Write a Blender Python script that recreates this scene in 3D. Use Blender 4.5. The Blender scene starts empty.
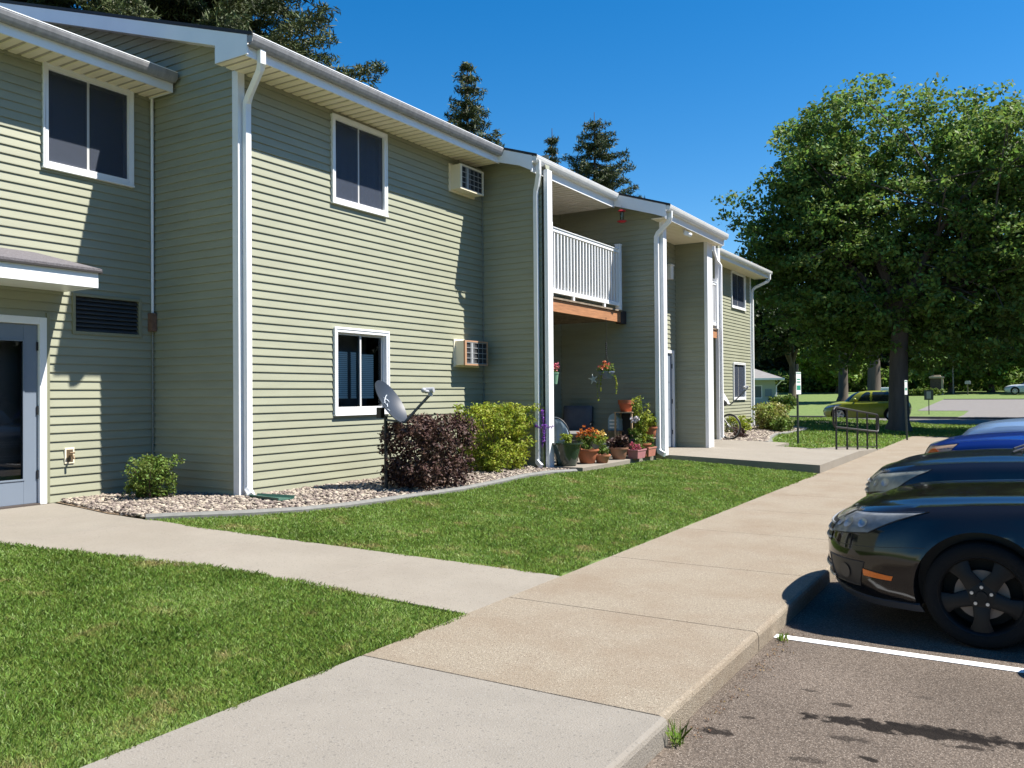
import bpy, bmesh, math, random
import numpy as np
from mathutils import Vector, Matrix
R = math.radians
SC = bpy.context.scene
COL = SC.collection

# ------------------------------------------------------------------ camera
cam = bpy.data.cameras.new("camera"); camo = bpy.data.objects.new("camera", cam); COL.objects.link(camo)
yaw, pit, rol = R(-31.49), R(.665), R(-.449)
f = Vector((math.sin(yaw)*math.cos(pit), math.cos(yaw)*math.cos(pit), math.sin(pit)))
rt = f.cross(Vector((0, 0, 1))).normalized(); up = rt.cross(f)
r2 = math.cos(rol)*rt+math.sin(rol)*up; u2 = -math.sin(rol)*rt+math.cos(rol)*up
M = Matrix((r2, u2, -f)).transposed().to_4x4(); M.translation = (0, 0, 1.5)
camo.matrix_world = M
cam.sensor_width = 36; cam.lens = 843.9/1024*36; cam.clip_end = 2000; cam.clip_start = .05
SC.camera = camo

# ------------------------------------------------------------------ light
SUN = Vector((1, .44, 1.69)).normalized()
world = bpy.data.worlds.new("World"); SC.world = world; world.use_nodes = True
nt = world.node_tree; nt.nodes.clear()
out = nt.nodes.new('ShaderNodeOutputWorld'); bg = nt.nodes.new('ShaderNodeBackground')
sky = nt.nodes.new('ShaderNodeTexSky'); sky.sky_type = 'NISHITA'; sky.sun_disc = False
sky.sun_elevation = math.asin(SUN.z); sky.sun_rotation = math.atan2(SUN.x, SUN.y)
sky.air_density = 1.0; sky.dust_density = .3; sky.ozone_density = 3.0; sky.altitude = 200
hs = nt.nodes.new('ShaderNodeHueSaturation'); hs.inputs['Saturation'].default_value = 1.43; hs.inputs['Value'].default_value = 1.0
nt.links.new(sky.outputs[0], hs.inputs['Color']); nt.links.new(hs.outputs[0], bg.inputs[0]); nt.links.new(bg.outputs[0], out.inputs[0])
bg.inputs[1].default_value = .076
sl = bpy.data.lights.new("sun", 'SUN'); sl.energy = 5.0; sl.angle = R(.53); sl.color = (1, .95, .87)
so = bpy.data.objects.new("sun", sl); COL.objects.link(so); so.rotation_euler = SUN.to_track_quat('Z', 'Y').to_euler(); so.location = (10, 5, 30)
vs = SC.view_settings; vs.view_transform = 'Standard'; vs.look = 'None'; vs.exposure = 1.12; vs.gamma = 1; vs.use_curve_mapping = False
SC.cycles.max_bounces = 6; SC.cycles.transparent_max_bounces = 8

# ------------------------------------------------------------------ materials
def srgb(*c):
    return tuple(((x/255)/12.92 if x/255 <= .04045 else ((x/255+.055)/1.055)**2.4) for x in c)
MC = {}
def mat(name, col, rough=.6, metal=0., var=0., scale=6., bump=0., bscale=60., col2=None, spec=.5, coat=0., c2amt=.5, stretch=(1, 1, 1), transl=0., island=0., detail=4):
    if name in MC: return MC[name]
    m = bpy.data.materials.new(name); m.use_nodes = True; MC[name] = m
    n = m.node_tree; N = n.nodes; L = n.links
    p = N['Principled BSDF']; p.inputs['Roughness'].default_value = rough; p.inputs['Metallic'].default_value = metal
    p.inputs['Specular IOR Level'].default_value = spec; p.inputs['Coat Weight'].default_value = coat; p.inputs['Coat Roughness'].default_value = .03
    col = tuple(col)[:3]; src = None
    tc = N.new('ShaderNodeTexCoord'); mp = N.new('ShaderNodeMapping'); mp.inputs['Scale'].default_value = stretch
    L.new(tc.outputs['Object'], mp.inputs[0])
    if var > 0 or col2:
        nz = N.new('ShaderNodeTexNoise'); nz.inputs['Scale'].default_value = scale; nz.inputs['Detail'].default_value = detail; nz.inputs['Roughness'].default_value = .6
        L.new(mp.outputs[0], nz.inputs[0])
        rp = N.new('ShaderNodeValToRGB'); rp.color_ramp.elements[0].position = .5-.22*(1.5-c2amt); rp.color_ramp.elements[1].position = .5+.2
        c1 = tuple(x*(1-var) for x in col); c2 = col2 if col2 else tuple(min(1, x*(1+var)) for x in col)
        rp.color_ramp.elements[0].color = (*c1, 1); rp.color_ramp.elements[1].color = (*c2, 1)
        L.new(nz.outputs['Fac'], rp.inputs[0]); src = rp.outputs[0]
    if island > 0:
        g = N.new('ShaderNodeNewGeometry'); h = N.new('ShaderNodeHueSaturation')
        mr = N.new('ShaderNodeMapRange'); mr.inputs['To Min'].default_value = 1-island; mr.inputs['To Max'].default_value = 1+island
        mh = N.new('ShaderNodeMapRange'); mh.inputs['To Min'].default_value = .5-.035*min(1, island*2); mh.inputs['To Max'].default_value = .5+.025*min(1, island*2)
        L.new(g.outputs['Random Per Island'], mr.inputs[0]); L.new(g.outputs['Random Per Island'], mh.inputs[0])
        L.new(mr.outputs[0], h.inputs['Value']); L.new(mh.outputs[0], h.inputs['Hue'])
        if src: L.new(src, h.inputs['Color'])
        else: h.inputs['Color'].default_value = (*col, 1)
        src = h.outputs[0]
    if src: L.new(src, p.inputs['Base Color'])
    else: p.inputs['Base Color'].default_value = (*col, 1)
    if bump > 0:
        b = N.new('ShaderNodeTexNoise'); b.inputs['Scale'].default_value = bscale; b.inputs['Detail'].default_value = 3
        L.new(mp.outputs[0], b.inputs[0])
        bp = N.new('ShaderNodeBump'); bp.inputs['Strength'].default_value = min(1, bump); bp.inputs['Distance'].default_value = .01
        L.new(b.outputs['Fac'], bp.inputs['Height']); L.new(bp.outputs[0], p.inputs['Normal'])
    if transl > 0:
        t = N.new('ShaderNodeBsdfTranslucent'); mx = N.new('ShaderNodeMixShader'); mx.inputs[0].default_value = transl
        if src: L.new(src, t.inputs[0])
        else: t.inputs[0].default_value = (*col, 1)
        L.new(p.outputs[0], mx.inputs[1]); L.new(t.outputs[0], mx.inputs[2]); L.new(mx.outputs[0], N['Material Output'].inputs[0])
    return m
def glassmat(name, tint=(.9, .93, .94), refl=1.0, rough=.0):
    if name in MC: return MC[name]
    m = bpy.data.materials.new(name); m.use_nodes = True; MC[name] = m; n = m.node_tree; N = n.nodes; L = n.links; N.clear()
    o = N.new('ShaderNodeOutputMaterial'); t = N.new('ShaderNodeBsdfTransparent'); t.inputs[0].default_value = (*tint, 1)
    g = N.new('ShaderNodeBsdfGlossy'); g.inputs['Roughness'].default_value = rough; g.inputs['Color'].default_value = (.9, .95, 1, 1)
    fr = N.new('ShaderNodeFresnel'); fr.inputs[0].default_value = 1.55
    mu = N.new('ShaderNodeMath'); mu.operation = 'MULTIPLY'; mu.inputs[1].default_value = 1.0*refl; mu.use_clamp = True
    mx = N.new('ShaderNodeMixShader'); L.new(fr.outputs[0], mu.inputs[0]); L.new(mu.outputs[0], mx.inputs[0])
    L.new(t.outputs[0], mx.inputs[1]); L.new(g.outputs[0], mx.inputs[2]); L.new(mx.outputs[0], o.inputs[0]); return m

# ------------------------------------------------------------------ object helpers
ORG = {}
def setp(o, label=None, cat=None, group=None, kind=None):
    if label: o['label'] = label
    if cat: o['category'] = cat
    if group: o['group'] = group
    if kind: o['kind'] = kind
    return o
def thing(name, loc, label, cat, group=None):
    o = bpy.data.objects.new(name, None); COL.objects.link(o); o.location = loc; o.empty_display_size = .2
    ORG[o.name] = Vector(loc); return setp(o, label, cat, group)
class MB:
    def __init__(s): s.v = []; s.f = []; s.mi = []; s.cm = 0; s.smooth = False
    def add(s, vs, fs):
        b = len(s.v); s.v += [tuple(v) for v in vs]; s.f += [tuple(i+b for i in q) for q in fs]; s.mi += [s.cm]*len(fs); return s
    def box(s, x0, x1, y0, y1, z0, z1):
        if x0 > x1: x0, x1 = x1, x0
        if y0 > y1: y0, y1 = y1, y0
        if z0 > z1: z0, z1 = z1, z0
        return s.add([(x0, y0, z0), (x1, y0, z0), (x1, y1, z0), (x0, y1, z0), (x0, y0, z1), (x1, y0, z1), (x1, y1, z1), (x0, y1, z1)],
                     [(0, 3, 2, 1), (4, 5, 6, 7), (0, 1, 5, 4), (1, 2, 6, 5), (2, 3, 7, 6), (3, 0, 4, 7)])
    def tube(s, path, r, n=8, cap=True, flat=None):
        P = [Vector(p) for p in path]; k = len(P); rr = r if hasattr(r, '__len__') else [r]*k
        vs = []; ref = None
        for i, p in enumerate(P):
            t = (P[min(i+1, k-1)]-P[max(i-1, 0)]).normalized()
            if ref is None:
                a = Vector((0, 0, 1)) if abs(t.z) < .9 else Vector((1, 0, 0)); ref = t.cross(a).normalized()
            ref = (ref-t*ref.dot(t)).normalized(); bi = t.cross(ref)
            for j in range(n):
                an = 2*math.pi*(j+.5)/n
                vs.append(p+(ref*math.cos(an)+bi*math.sin(an))*rr[i])
        fs = [(i*n+j, i*n+(j+1) % n, (i+1)*n+(j+1) % n, (i+1)*n+j) for i in range(k-1) for j in range(n)]
        if cap: fs += [tuple(range(n))[::-1], tuple(range((k-1)*n, k*n))]
        return s.add(vs, fs)
    def rtube(s, path, w, d, up=(1, 0, 0)):
        """rectangular section tube: w across, d along 'up' side"""
        P = [Vector(p) for p in path]; k = len(P); vs = []; ref = None
        for i, p in enumerate(P):
            t = (P[min(i+1, k-1)]-P[max(i-1, 0)]).normalized()
            u = Vector(up); u = (u-t*u.dot(t)); 
            if u.length < 1e-3: u = Vector((0, 0, 1))-t*t.z
            u.normalize(); a = t.cross(u)
            for sx, sy in ((-1, -1), (1, -1), (1, 1), (-1, 1)): vs.append(p+a*sx*w/2+u*sy*d/2)
        fs = [(i*4+j, i*4+(j+1) % 4, (i+1)*4+(j+1) % 4, (i+1)*4+j) for i in range(k-1) for j in range(4)]+[(3, 2, 1, 0), tuple(range((k-1)*4, k*4))]
        return s.add(vs, fs)
    def lathe(s, prof, c=(0, 0, 0), ax='z', n=24, close=False):
        c = Vector(c); vs = []; k = len(prof)
        for (r, h) in prof:
            for j in range(n):
                a = 2*math.pi*j/n; x, y = r*math.cos(a), r*math.sin(a)
                vs.append(c+(Vector((x, y, h)) if ax == 'z' else Vector((x, h, y)) if ax == 'y' else Vector((h, x, y))))
        fs = [(i*n+j, i*n+(j+1) % n, (i+1)*n+(j+1) % n, (i+1)*n+j) for i in range(k-1) for j in range(n)]
        if close: fs += [((k-1)*n+j, (k-1)*n+(j+1) % n, (j+1) % n, j) for j in range(n)]
        else:
            if prof[0][0] > 1e-5: fs.append(tuple(range(n))[::-1])
            if prof[-1][0] > 1e-5: fs.append(tuple(range((k-1)*n, k*n)))
        return s.add(vs, fs)
    def prism(s, poly, axis, a0, a1):
        """poly 2d in the other two axes (order xyz without axis)"""
        def mk(p, a): return {'x': (a, p[0], p[1]), 'y': (p[0], a, p[1]), 'z': (p[0], p[1], a)}[axis]
        n = len(poly); vs = [mk(p, a0) for p in poly]+[mk(p, a1) for p in poly]
        fs = [(i, (i+1) % n, n+(i+1) % n, n+i) for i in range(n)]+[tuple(range(n))[::-1], tuple(range(n, 2*n))]
        return s.add(vs, fs)
    def grid(s, P):
        """P[i][j] points"""
        a = len(P); b = len(P[0])
        return s.add([p for r_ in P for p in r_], [(i*b+j, i*b+j+1, (i+1)*b+j+1, (i+1)*b+j) for i in range(a-1) for j in range(b-1)])
    def sphere(s, c, r, n=10, sq=(1, 1, 1)):
        c = Vector(c); m = n//2+1; vs = []
        for i in range(m+1):
            ph = math.pi*i/m
            for j in range(n):
                a = 2*math.pi*j/n
                vs.append(c+Vector((r*sq[0]*math.sin(ph)*math.cos(a), r*sq[1]*math.sin(ph)*math.sin(a), r*sq[2]*math.cos(ph))))
        return s.add(vs, [(i*n+j, (i+1)*n+j, (i+1)*n+(j+1) % n, i*n+(j+1) % n) for i in range(m) for j in range(n)])
    def build(s, name, m, parent=None, smooth=False, bevel=0, local=False, fix=True):
        me = bpy.data.meshes.new(name)
        off = Vector((0, 0, 0)) if (parent is None or local) else ORG[parent.name]
        vs = [(v[0]-off.x, v[1]-off.y, v[2]-off.z) for v in s.v]
        me.from_pydata(vs, [], s.f)
        ms = m if isinstance(m, (list, tuple)) else [m]
        for q in ms: me.materials.append(q)
        if len(ms) > 1: me.polygons.foreach_set('material_index', s.mi)
        if fix:
            bm = bmesh.new(); bm.from_mesh(me); bmesh.ops.remove_doubles(bm, verts=bm.verts, dist=1e-5)
            bmesh.ops.recalc_face_normals(bm, faces=bm.faces); bm.to_mesh(me); bm.free()
        if smooth:
            me.polygons.foreach_set('use_smooth', [True]*len(me.polygons)); 
            try: me.set_sharp_from_angle(angle=R(38))
            except Exception: pass
        me.update()
        o = bpy.data.objects.new(name, me); COL.objects.link(o)
        ORG[o.name] = off.copy()
        if parent: o.parent = parent
        if bevel > 0:
            b = o.modifiers.new('bevel', 'BEVEL'); b.width = bevel; b.segments = 2; b.limit_method = 'ANGLE'; b.angle_limit = R(40)
        return o
def npmesh(name, V, F, m, parent=None, smooth=False):
    """V (n,3) world, F (k,m) ints"""
    me = bpy.data.meshes.new(name); V = np.asarray(V, dtype=np.float32).copy(); F = np.asarray(F, dtype=np.int32)
    if parent is not None:
        o_ = ORG[parent.name]; V -= np.array([o_.x, o_.y, o_.z], dtype=np.float32)
    k = F.shape[1]; me.vertices.add(len(V)); me.vertices.foreach_set('co', V.ravel())
    me.loops.add(F.size); me.loops.foreach_set('vertex_index', F.ravel())
    me.polygons.add(len(F)); me.polygons.foreach_set('loop_start', np.arange(0, F.size, k, dtype=np.int32))
    try: me.polygons.foreach_set('loop_total', np.full(len(F), k, dtype=np.int32))
    except Exception: pass
    if smooth: me.polygons.foreach_set('use_smooth', np.ones(len(F), dtype=bool))
    me.materials.append(m); me.update(calc_edges=True); me.validate()
    o = bpy.data.objects.new(name, me); COL.objects.link(o)
    ORG[o.name] = ORG[parent.name].copy() if parent is not None else Vector((0, 0, 0))
    if parent is not None: o.parent = parent
    return o
def copytree(o, parent=None):
    c = o.copy(); COL.objects.link(c); c.parent = parent
    for k in list(o.children): copytree(k, c)
    return c
def leaves(C, rad, n, size, rng, up=.5, aspect=.55, tri=False, sq=(1, 1, .8)):
    """clump centres C (k,3) -> n diamond leaves each"""
    C = np.asarray(C, float); k = len(C)
    rad = np.broadcast_to(np.asarray(rad, float).reshape(-1, 1) if np.ndim(rad) else np.full((k, 1), rad), (k, 1))
    c = np.repeat(C, n, 0); rr = np.repeat(rad, n, 0)
    d = rng.normal(size=(k*n, 3)); d /= np.linalg.norm(d, axis=1, keepdims=True)
    p = c+d*rr*np.array(sq)*rng.random((k*n, 1))**.5
    nrm = rng.normal(size=(k*n, 3))+d*.5+np.array([0, 0, up]); nrm /= np.linalg.norm(nrm, axis=1, keepdims=True)
    a = np.cross(nrm, rng.normal(size=(k*n, 3))); a /= np.linalg.norm(a, axis=1, keepdims=True); b = np.cross(nrm, a)
    s = size*(.6+.8*rng.random((k*n, 1)))
    V = np.stack([p-a*s, p-b*s*aspect, p+a*s, p+b*s*aspect], 1).reshape(-1, 3)
    F = np.arange(len(V)).reshape(-1, 4)
    return V, F
def tint(c, k): return tuple(x*k for x in c)

# ------------------------------------------------------------------ palette
M_SID = mat('sage_vinyl', (.286, .292, .210), rough=.5, var=.08, scale=1.1, bump=.08, bscale=30, stretch=(1, 1, 6))
M_WHT = mat('white_trim', (.80, .81, .82), rough=.38, var=.03, scale=3)
M_CREAM = mat('cream_soffit', (.82, .74, .57), rough=.5, var=.03, scale=4)
M_GUT = mat('weathered_gutter', (.25, .25, .26), rough=.55, var=.2, scale=7, stretch=(1, 2, .5))
M_SHIN = mat('asphalt_shingle', (.10, .095, .10), rough=.95, var=.4, scale=25, bump=.6, bscale=90)
M_SHIN2 = mat('grey_shingle', (.12, .112, .122), rough=.95, var=.35, scale=40, bump=.6, bscale=120)
M_EDGE = mat('dark_drip_edge', (.02, .018, .018), rough=.7)
M_DARK = mat('dark_interior', (.02, .022, .025), rough=.9)
M_GLASS = glassmat('window_glass')
def screenmat():
    m = mat('insect_screen', (.045, .058, .088), rough=.6, var=.1, scale=30); n = m.node_tree; t = n.nodes.new('ShaderNodeBsdfTransparent'); x = n.nodes.new('ShaderNodeMixShader'); x.inputs[0].default_value = .6
    n.links.new(t.outputs[0], x.inputs[1]); n.links.new(n.nodes['Principled BSDF'].outputs[0], x.inputs[2]); n.links.new(x.outputs[0], n.nodes['Material Output'].inputs[0]); return m
M_SCREEN = screenmat()
M_CONC = mat('grey_concrete', (.212, .192, .163), rough=.9, var=.05, scale=5, bump=.5, bscale=110, detail=10)
M_AGG = mat('tan_aggregate_concrete', (.228, .192, .143), rough=.92, var=.25, scale=75, bump=.8, bscale=150, detail=4)
M_WALK = mat('pale_concrete_walk', (.222, .198, .163), rough=.9, var=.05, scale=3.2, bump=.45, bscale=120, detail=10)
M_ASPH = None
M_BLK = mat('black_plastic', (.02, .02, .022), rough=.45)
M_BMET = mat('black_painted_metal', (.012, .012, .013), rough=.55)
M_GREYM = mat('galvanised_metal', (.42, .43, .45), rough=.35, metal=.8)
M_TERRA = mat('terracotta', (.36, .115, .05), rough=.75, var=.12, scale=9)
M_SOIL = mat('potting_soil', (.035, .025, .018), rough=1, var=.4, scale=40)
M_WOOD = mat('cedar_beam', (.36, .165, .075), rough=.7, var=.25, scale=5, stretch=(8, .6, 8))
M_DWOOD = mat('weathered_wood', (.22, .17, .12), rough=.85, var=.3, scale=8)
M_BLUEDOOR = mat('slate_blue_door_paint', (.17, .205, .255), rough=.4, var=.03, scale=2)

# ------------------------------------------------------------------ terrain
def gz(x): return .25*min(1, max(0, (-3.3-x)/4.2))
def tz(y):
    return float(np.interp(y, [-60, 58, 85, 105, 140, 400], [0, 0, .72, 1.38, 2.2, 6]))
def asphalt_mat():
    m = mat('brown_asphalt', (.108, .087, .070), rough=.95, spec=.15, var=.5, scale=80, bump=.9, bscale=120, detail=3)  # warm brown is the asphalt's own tone, speckled at random
    N = m.node_tree.nodes; L = m.node_tree.links; p = N['Principled BSDF']
    src = p.inputs['Base Color'].links[0].from_socket
    tc = N.new('ShaderNodeTexCoord')
    prev = src
    # light aggregate flecks
    vo = N.new('ShaderNodeTexVoronoi'); vo.inputs['Scale'].default_value = 85; L.new(tc.outputs['Object'], vo.inputs[0])
    rp = N.new('ShaderNodeValToRGB'); rp.color_ramp.elements[0].position = 0; rp.color_ramp.elements[0].color = (1, 1, 1, 1); rp.color_ramp.elements[1].position = .34; rp.color_ramp.elements[1].color = (0, 0, 0, 1)
    L.new(vo.outputs['Distance'], rp.inputs[0])
    mx = N.new('ShaderNodeMixRGB'); mx.inputs[2].default_value = (.38, .33, .28, 1); L.new(rp.outputs[0], mx.inputs[0]); L.new(prev, mx.inputs[1]); prev = mx.outputs[0]
    # large tone drift
    nz = N.new('ShaderNodeTexNoise'); nz.inputs['Scale'].default_value = 1.1; L.new(tc.outputs['Object'], nz.inputs[0])
    mr = N.new('ShaderNodeMapRange'); mr.inputs['From Min'].default_value = .3; mr.inputs['From Max'].default_value = .7; mr.inputs['To Min'].default_value = .8; mr.inputs['To Max'].default_value = 1.15
    L.new(nz.outputs['Fac'], mr.inputs[0]); h = N.new('ShaderNodeHueSaturation'); L.new(mr.outputs[0], h.inputs['Value']); L.new(prev, h.inputs['Color']); prev = h.outputs[0]
    # oil stains at fixed places, and a long cast shadow painted into the colour
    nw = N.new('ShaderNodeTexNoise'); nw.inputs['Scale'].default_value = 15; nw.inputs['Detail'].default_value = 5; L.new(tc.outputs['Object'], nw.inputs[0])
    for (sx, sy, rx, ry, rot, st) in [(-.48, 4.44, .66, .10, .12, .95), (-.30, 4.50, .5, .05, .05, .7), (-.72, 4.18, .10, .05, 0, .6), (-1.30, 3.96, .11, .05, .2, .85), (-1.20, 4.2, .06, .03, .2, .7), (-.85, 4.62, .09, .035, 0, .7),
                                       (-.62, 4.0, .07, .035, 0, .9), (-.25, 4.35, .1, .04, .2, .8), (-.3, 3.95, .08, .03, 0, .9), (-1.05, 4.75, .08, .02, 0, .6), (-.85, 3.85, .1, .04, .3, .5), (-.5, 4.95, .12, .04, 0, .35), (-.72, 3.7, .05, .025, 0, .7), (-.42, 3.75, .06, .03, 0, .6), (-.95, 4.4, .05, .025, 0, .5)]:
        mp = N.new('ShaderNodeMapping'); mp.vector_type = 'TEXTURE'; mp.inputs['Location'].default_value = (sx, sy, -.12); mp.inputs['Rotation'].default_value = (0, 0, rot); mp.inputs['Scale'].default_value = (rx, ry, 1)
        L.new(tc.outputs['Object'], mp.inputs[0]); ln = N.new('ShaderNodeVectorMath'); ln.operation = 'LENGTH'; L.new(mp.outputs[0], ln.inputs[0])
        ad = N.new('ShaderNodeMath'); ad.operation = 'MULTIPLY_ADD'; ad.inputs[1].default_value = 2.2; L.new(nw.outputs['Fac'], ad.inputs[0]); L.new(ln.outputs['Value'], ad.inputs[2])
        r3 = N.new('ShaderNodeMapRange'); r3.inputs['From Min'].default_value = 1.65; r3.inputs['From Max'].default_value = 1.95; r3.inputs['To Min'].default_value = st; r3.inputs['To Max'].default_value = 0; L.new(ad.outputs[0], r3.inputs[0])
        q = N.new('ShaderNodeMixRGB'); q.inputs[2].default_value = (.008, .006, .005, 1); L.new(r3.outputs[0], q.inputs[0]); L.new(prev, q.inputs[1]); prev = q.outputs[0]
    L.new(prev, p.inputs['Base Color'])
    return m
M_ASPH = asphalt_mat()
def weather(m, fleck, light, dark, dirt, ds=1.3, da=.35):
    N = m.node_tree.nodes; L = m.node_tree.links; p = N['Principled BSDF']; prev = p.inputs['Base Color'].links[0].from_socket; tc = N.new('ShaderNodeTexCoord')
    for (sc, col, pos, w) in ((fleck, light, .30, .8), (fleck*.63, dark, .26, .75)):
        vo = N.new('ShaderNodeTexVoronoi'); vo.inputs['Scale'].default_value = sc; L.new(tc.outputs['Object'], vo.inputs[0])
        sx = N.new('ShaderNodeSeparateColor'); L.new(vo.outputs['Color'], sx.inputs[0])
        c1 = N.new('ShaderNodeMath'); c1.operation = 'LESS_THAN'; c1.inputs[1].default_value = pos; L.new(vo.outputs['Distance'], c1.inputs[0])
        c2 = N.new('ShaderNodeMath'); c2.operation = 'MULTIPLY'; L.new(c1.outputs[0], c2.inputs[0]); L.new(sx.outputs[0], c2.inputs[1])
        c3 = N.new('ShaderNodeMath'); c3.operation = 'MULTIPLY'; c3.inputs[1].default_value = w; L.new(c2.outputs[0], c3.inputs[0])
        mx = N.new('ShaderNodeMixRGB'); mx.inputs[2].default_value = (*col, 1); L.new(c3.outputs[0], mx.inputs[0]); L.new(prev, mx.inputs[1]); prev = mx.outputs[0]
    # broad worn and dirty patches plus a few small drips
    for (sc, lo, hi, amt, dt) in ((ds, .42, .68, da, 8), (9, .66, .74, .35, 3)):
        nz = N.new('ShaderNodeTexNoise'); nz.inputs['Scale'].default_value = sc; nz.inputs['Detail'].default_value = dt; nz.inputs['Roughness'].default_value = .65; L.new(tc.outputs['Object'], nz.inputs[0])
        mr = N.new('ShaderNodeMapRange'); mr.inputs['From Min'].default_value = lo; mr.inputs['From Max'].default_value = hi; mr.inputs['To Min'].default_value = 0; mr.inputs['To Max'].default_value = amt; L.new(nz.outputs['Fac'], mr.inputs[0])
        mx = N.new('ShaderNodeMixRGB'); mx.inputs[2].default_value = (*dirt, 1); L.new(mr.outputs[0], mx.inputs[0]); L.new(prev, mx.inputs[1]); prev = mx.outputs[0]
    L.new(prev, p.inputs['Base Color'])
weather(M_AGG, 70, (.40, .35, .28), (.12, .085, .06), (.17, .115, .07), 1.4, .45)
weather(M_CONC, 60, (.25, .235, .21), (.13, .12, .105), (.14, .125, .105), 1.1, .30)
weather(M_WALK, 60, (.26, .24, .205), (.14, .125, .10), (.155, .13, .10), 1.2, .30)
M_ROAD = mat('pale_worn_road', (.155, .143, .134), rough=.95, var=.1, scale=3)
M_LAWN = mat('lawn_soil_and_thatch', (.075, .15, .025), rough=1, var=.35, scale=5, col2=(.15, .20, .05), detail=10, bump=.8, bscale=60)
M_GRASS = mat('grass_blades', (.125, .225, .034), rough=.5, var=.22, scale=2.4, col2=(.20, .28, .06), transl=.45, island=.4, spec=.3)
for n_ in M_GRASS.node_tree.nodes:
    if n_.type == 'VALTORGB': e_ = n_.color_ramp.elements.new(.55); e_.color = (.18, .27, .05, 1); n_.color_ramp.elements[-1].position = .66; n_.color_ramp.elements[-1].color = (.34, .29, .12, 1)
    if n_.type == 'TEX_NOISE': n_.inputs['Detail'].default_value = 9; n_.inputs['Roughness'].default_value = .72
M_BARE = mat('dry_soil', (.17, .12, .075), rough=1, var=.3, scale=30)

def terrain():
    xs = sorted(set([-200, -150, -110, -80, -60, -45, -30, -20, -14, -7.5, -6.51, -6.49, -5.4, -3.3, -1.51, -1.49, 16, 16.02, 25, 40, 70, 120]))
    ys = sorted(set([-40, -20, -12, -11.98, 0, 10, 20, 30.98, 31, 42, 42.02, 53, 53.02, 58, 63.4, 63.42, 84, 84.02, 95, 105, 120, 140, 180, 250, 400]))
    P = []
    for y in ys:
        row = []
        for x in xs:
            z = gz(x)*(1 if y < 35 else max(0, 1-(y-35)/6))-.02+tz(y)
            if x > -1.5 and x < 16.01 and y > -11.99 and y < 42.01: z = -.3
            if y > 42.01 and y < 53.01: z = -.3
            if y > 63.41 and y < 84.01 and x > -6.5: z = tz(y)-.12
            row.append((x, y, z))
        P.append(row)
    m = MB(); m.grid(P); o = m.build('ground', M_LAWN, fix=False); setp(o, kind='structure')
terrain()
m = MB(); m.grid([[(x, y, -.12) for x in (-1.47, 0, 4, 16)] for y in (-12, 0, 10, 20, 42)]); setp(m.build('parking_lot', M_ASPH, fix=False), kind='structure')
m = MB(); m.grid([[(x, y, -.10) for x in (-90, -30, 0, 16, 60)] for y in (42, 53)]); setp(m.build('driveway', mat('grey_driveway_asphalt', (.12, .108, .10), rough=.95, var=.15, scale=3), fix=False), kind='structure')
m = MB(); m.grid([[(x, y, tz(y)-.005) for x in (-6.5, 0, 60)] for y in (63.42, 70, 77, 84)]); setp(m.build('street', M_ROAD, fix=False), kind='structure')
m = MB(); m.grid([[(x, y, tz(y)+.004) for x in (-3.4, 10, 60)] for y in (53.0, 58, 63.43)]); m.add([(-3.4, 53, -.1), (60, 53, -.1), (60, 53, .004), (-3.4, 53, .004)], [(0, 1, 2, 3)]); setp(m.build('street', M_ROAD, fix=False), kind='structure')
m = MB(); m.box(-90, -1.47, 41.82, 42, -.3, .02); m.box(-90, -3.4, 53, 53.18, -.3, .03); m.box(-6.5, 60, 84.02, 84.25, .3, tz(84)+.05)
setp(m.build('kerb', M_CONC), kind='structure')
m = MB()
for y in (5.69, 8.40, 11.15, 14.0, 17.0): m.box(-1.455, 4.0, y-.042, y+.042, -.118, -.1155)
setp(m.build('painted_stall_lines', mat('white_road_paint', (.85, .85, .83), rough=.7, var=.08, scale=40)), kind='structure')

# sidewalk panels (real slabs with joints), kerb face is the slab edge
def slab(mb, x0, x1, y0, y1, z0=-.32, z1=0, e=.022, g=.004):
    y0 += g; y1 -= g
    prof = [(x0, z0), (x1, z0), (x1, z1-e*1.3), (x1-e*.35, z1-e*.4), (x1-e*1.2, z1), (x0, z1)]
    mb.prism(prof, 'y', y0, y1)
m = MB(); ys = [-9, -5.4, -3.6, -1.8, .2, 2.0, 3.71]
for a, b in zip(ys, ys[1:]): slab(m, -3.3, -1.44, a, b)
setp(m.build('sidewalk', M_CONC, bevel=.004), kind='structure')
m = MB(); ys = [3.71, 5.31, 7.1, 8.95, 10.75, 12.55, 14.35, 16.15, 17.95, 19.75, 21.55, 23.35, 25.15, 27, 28.8, 30.6]
for a, b in zip(ys, ys[1:]): slab(m, -3.3, -1.46, a, b)
setp(m.build('sidewalk', M_AGG, bevel=.004), kind='structure')
# joint filler
m = MB()
for y in ys[:-1]+[2.0]: m.box(-3.29, -1.50, y-.004, y+.004, -.3, -.006)
setp(m.build('sidewalk_joints', mat('dark_joint', (.06, .045, .035), rough=1)), kind='structure')

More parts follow.
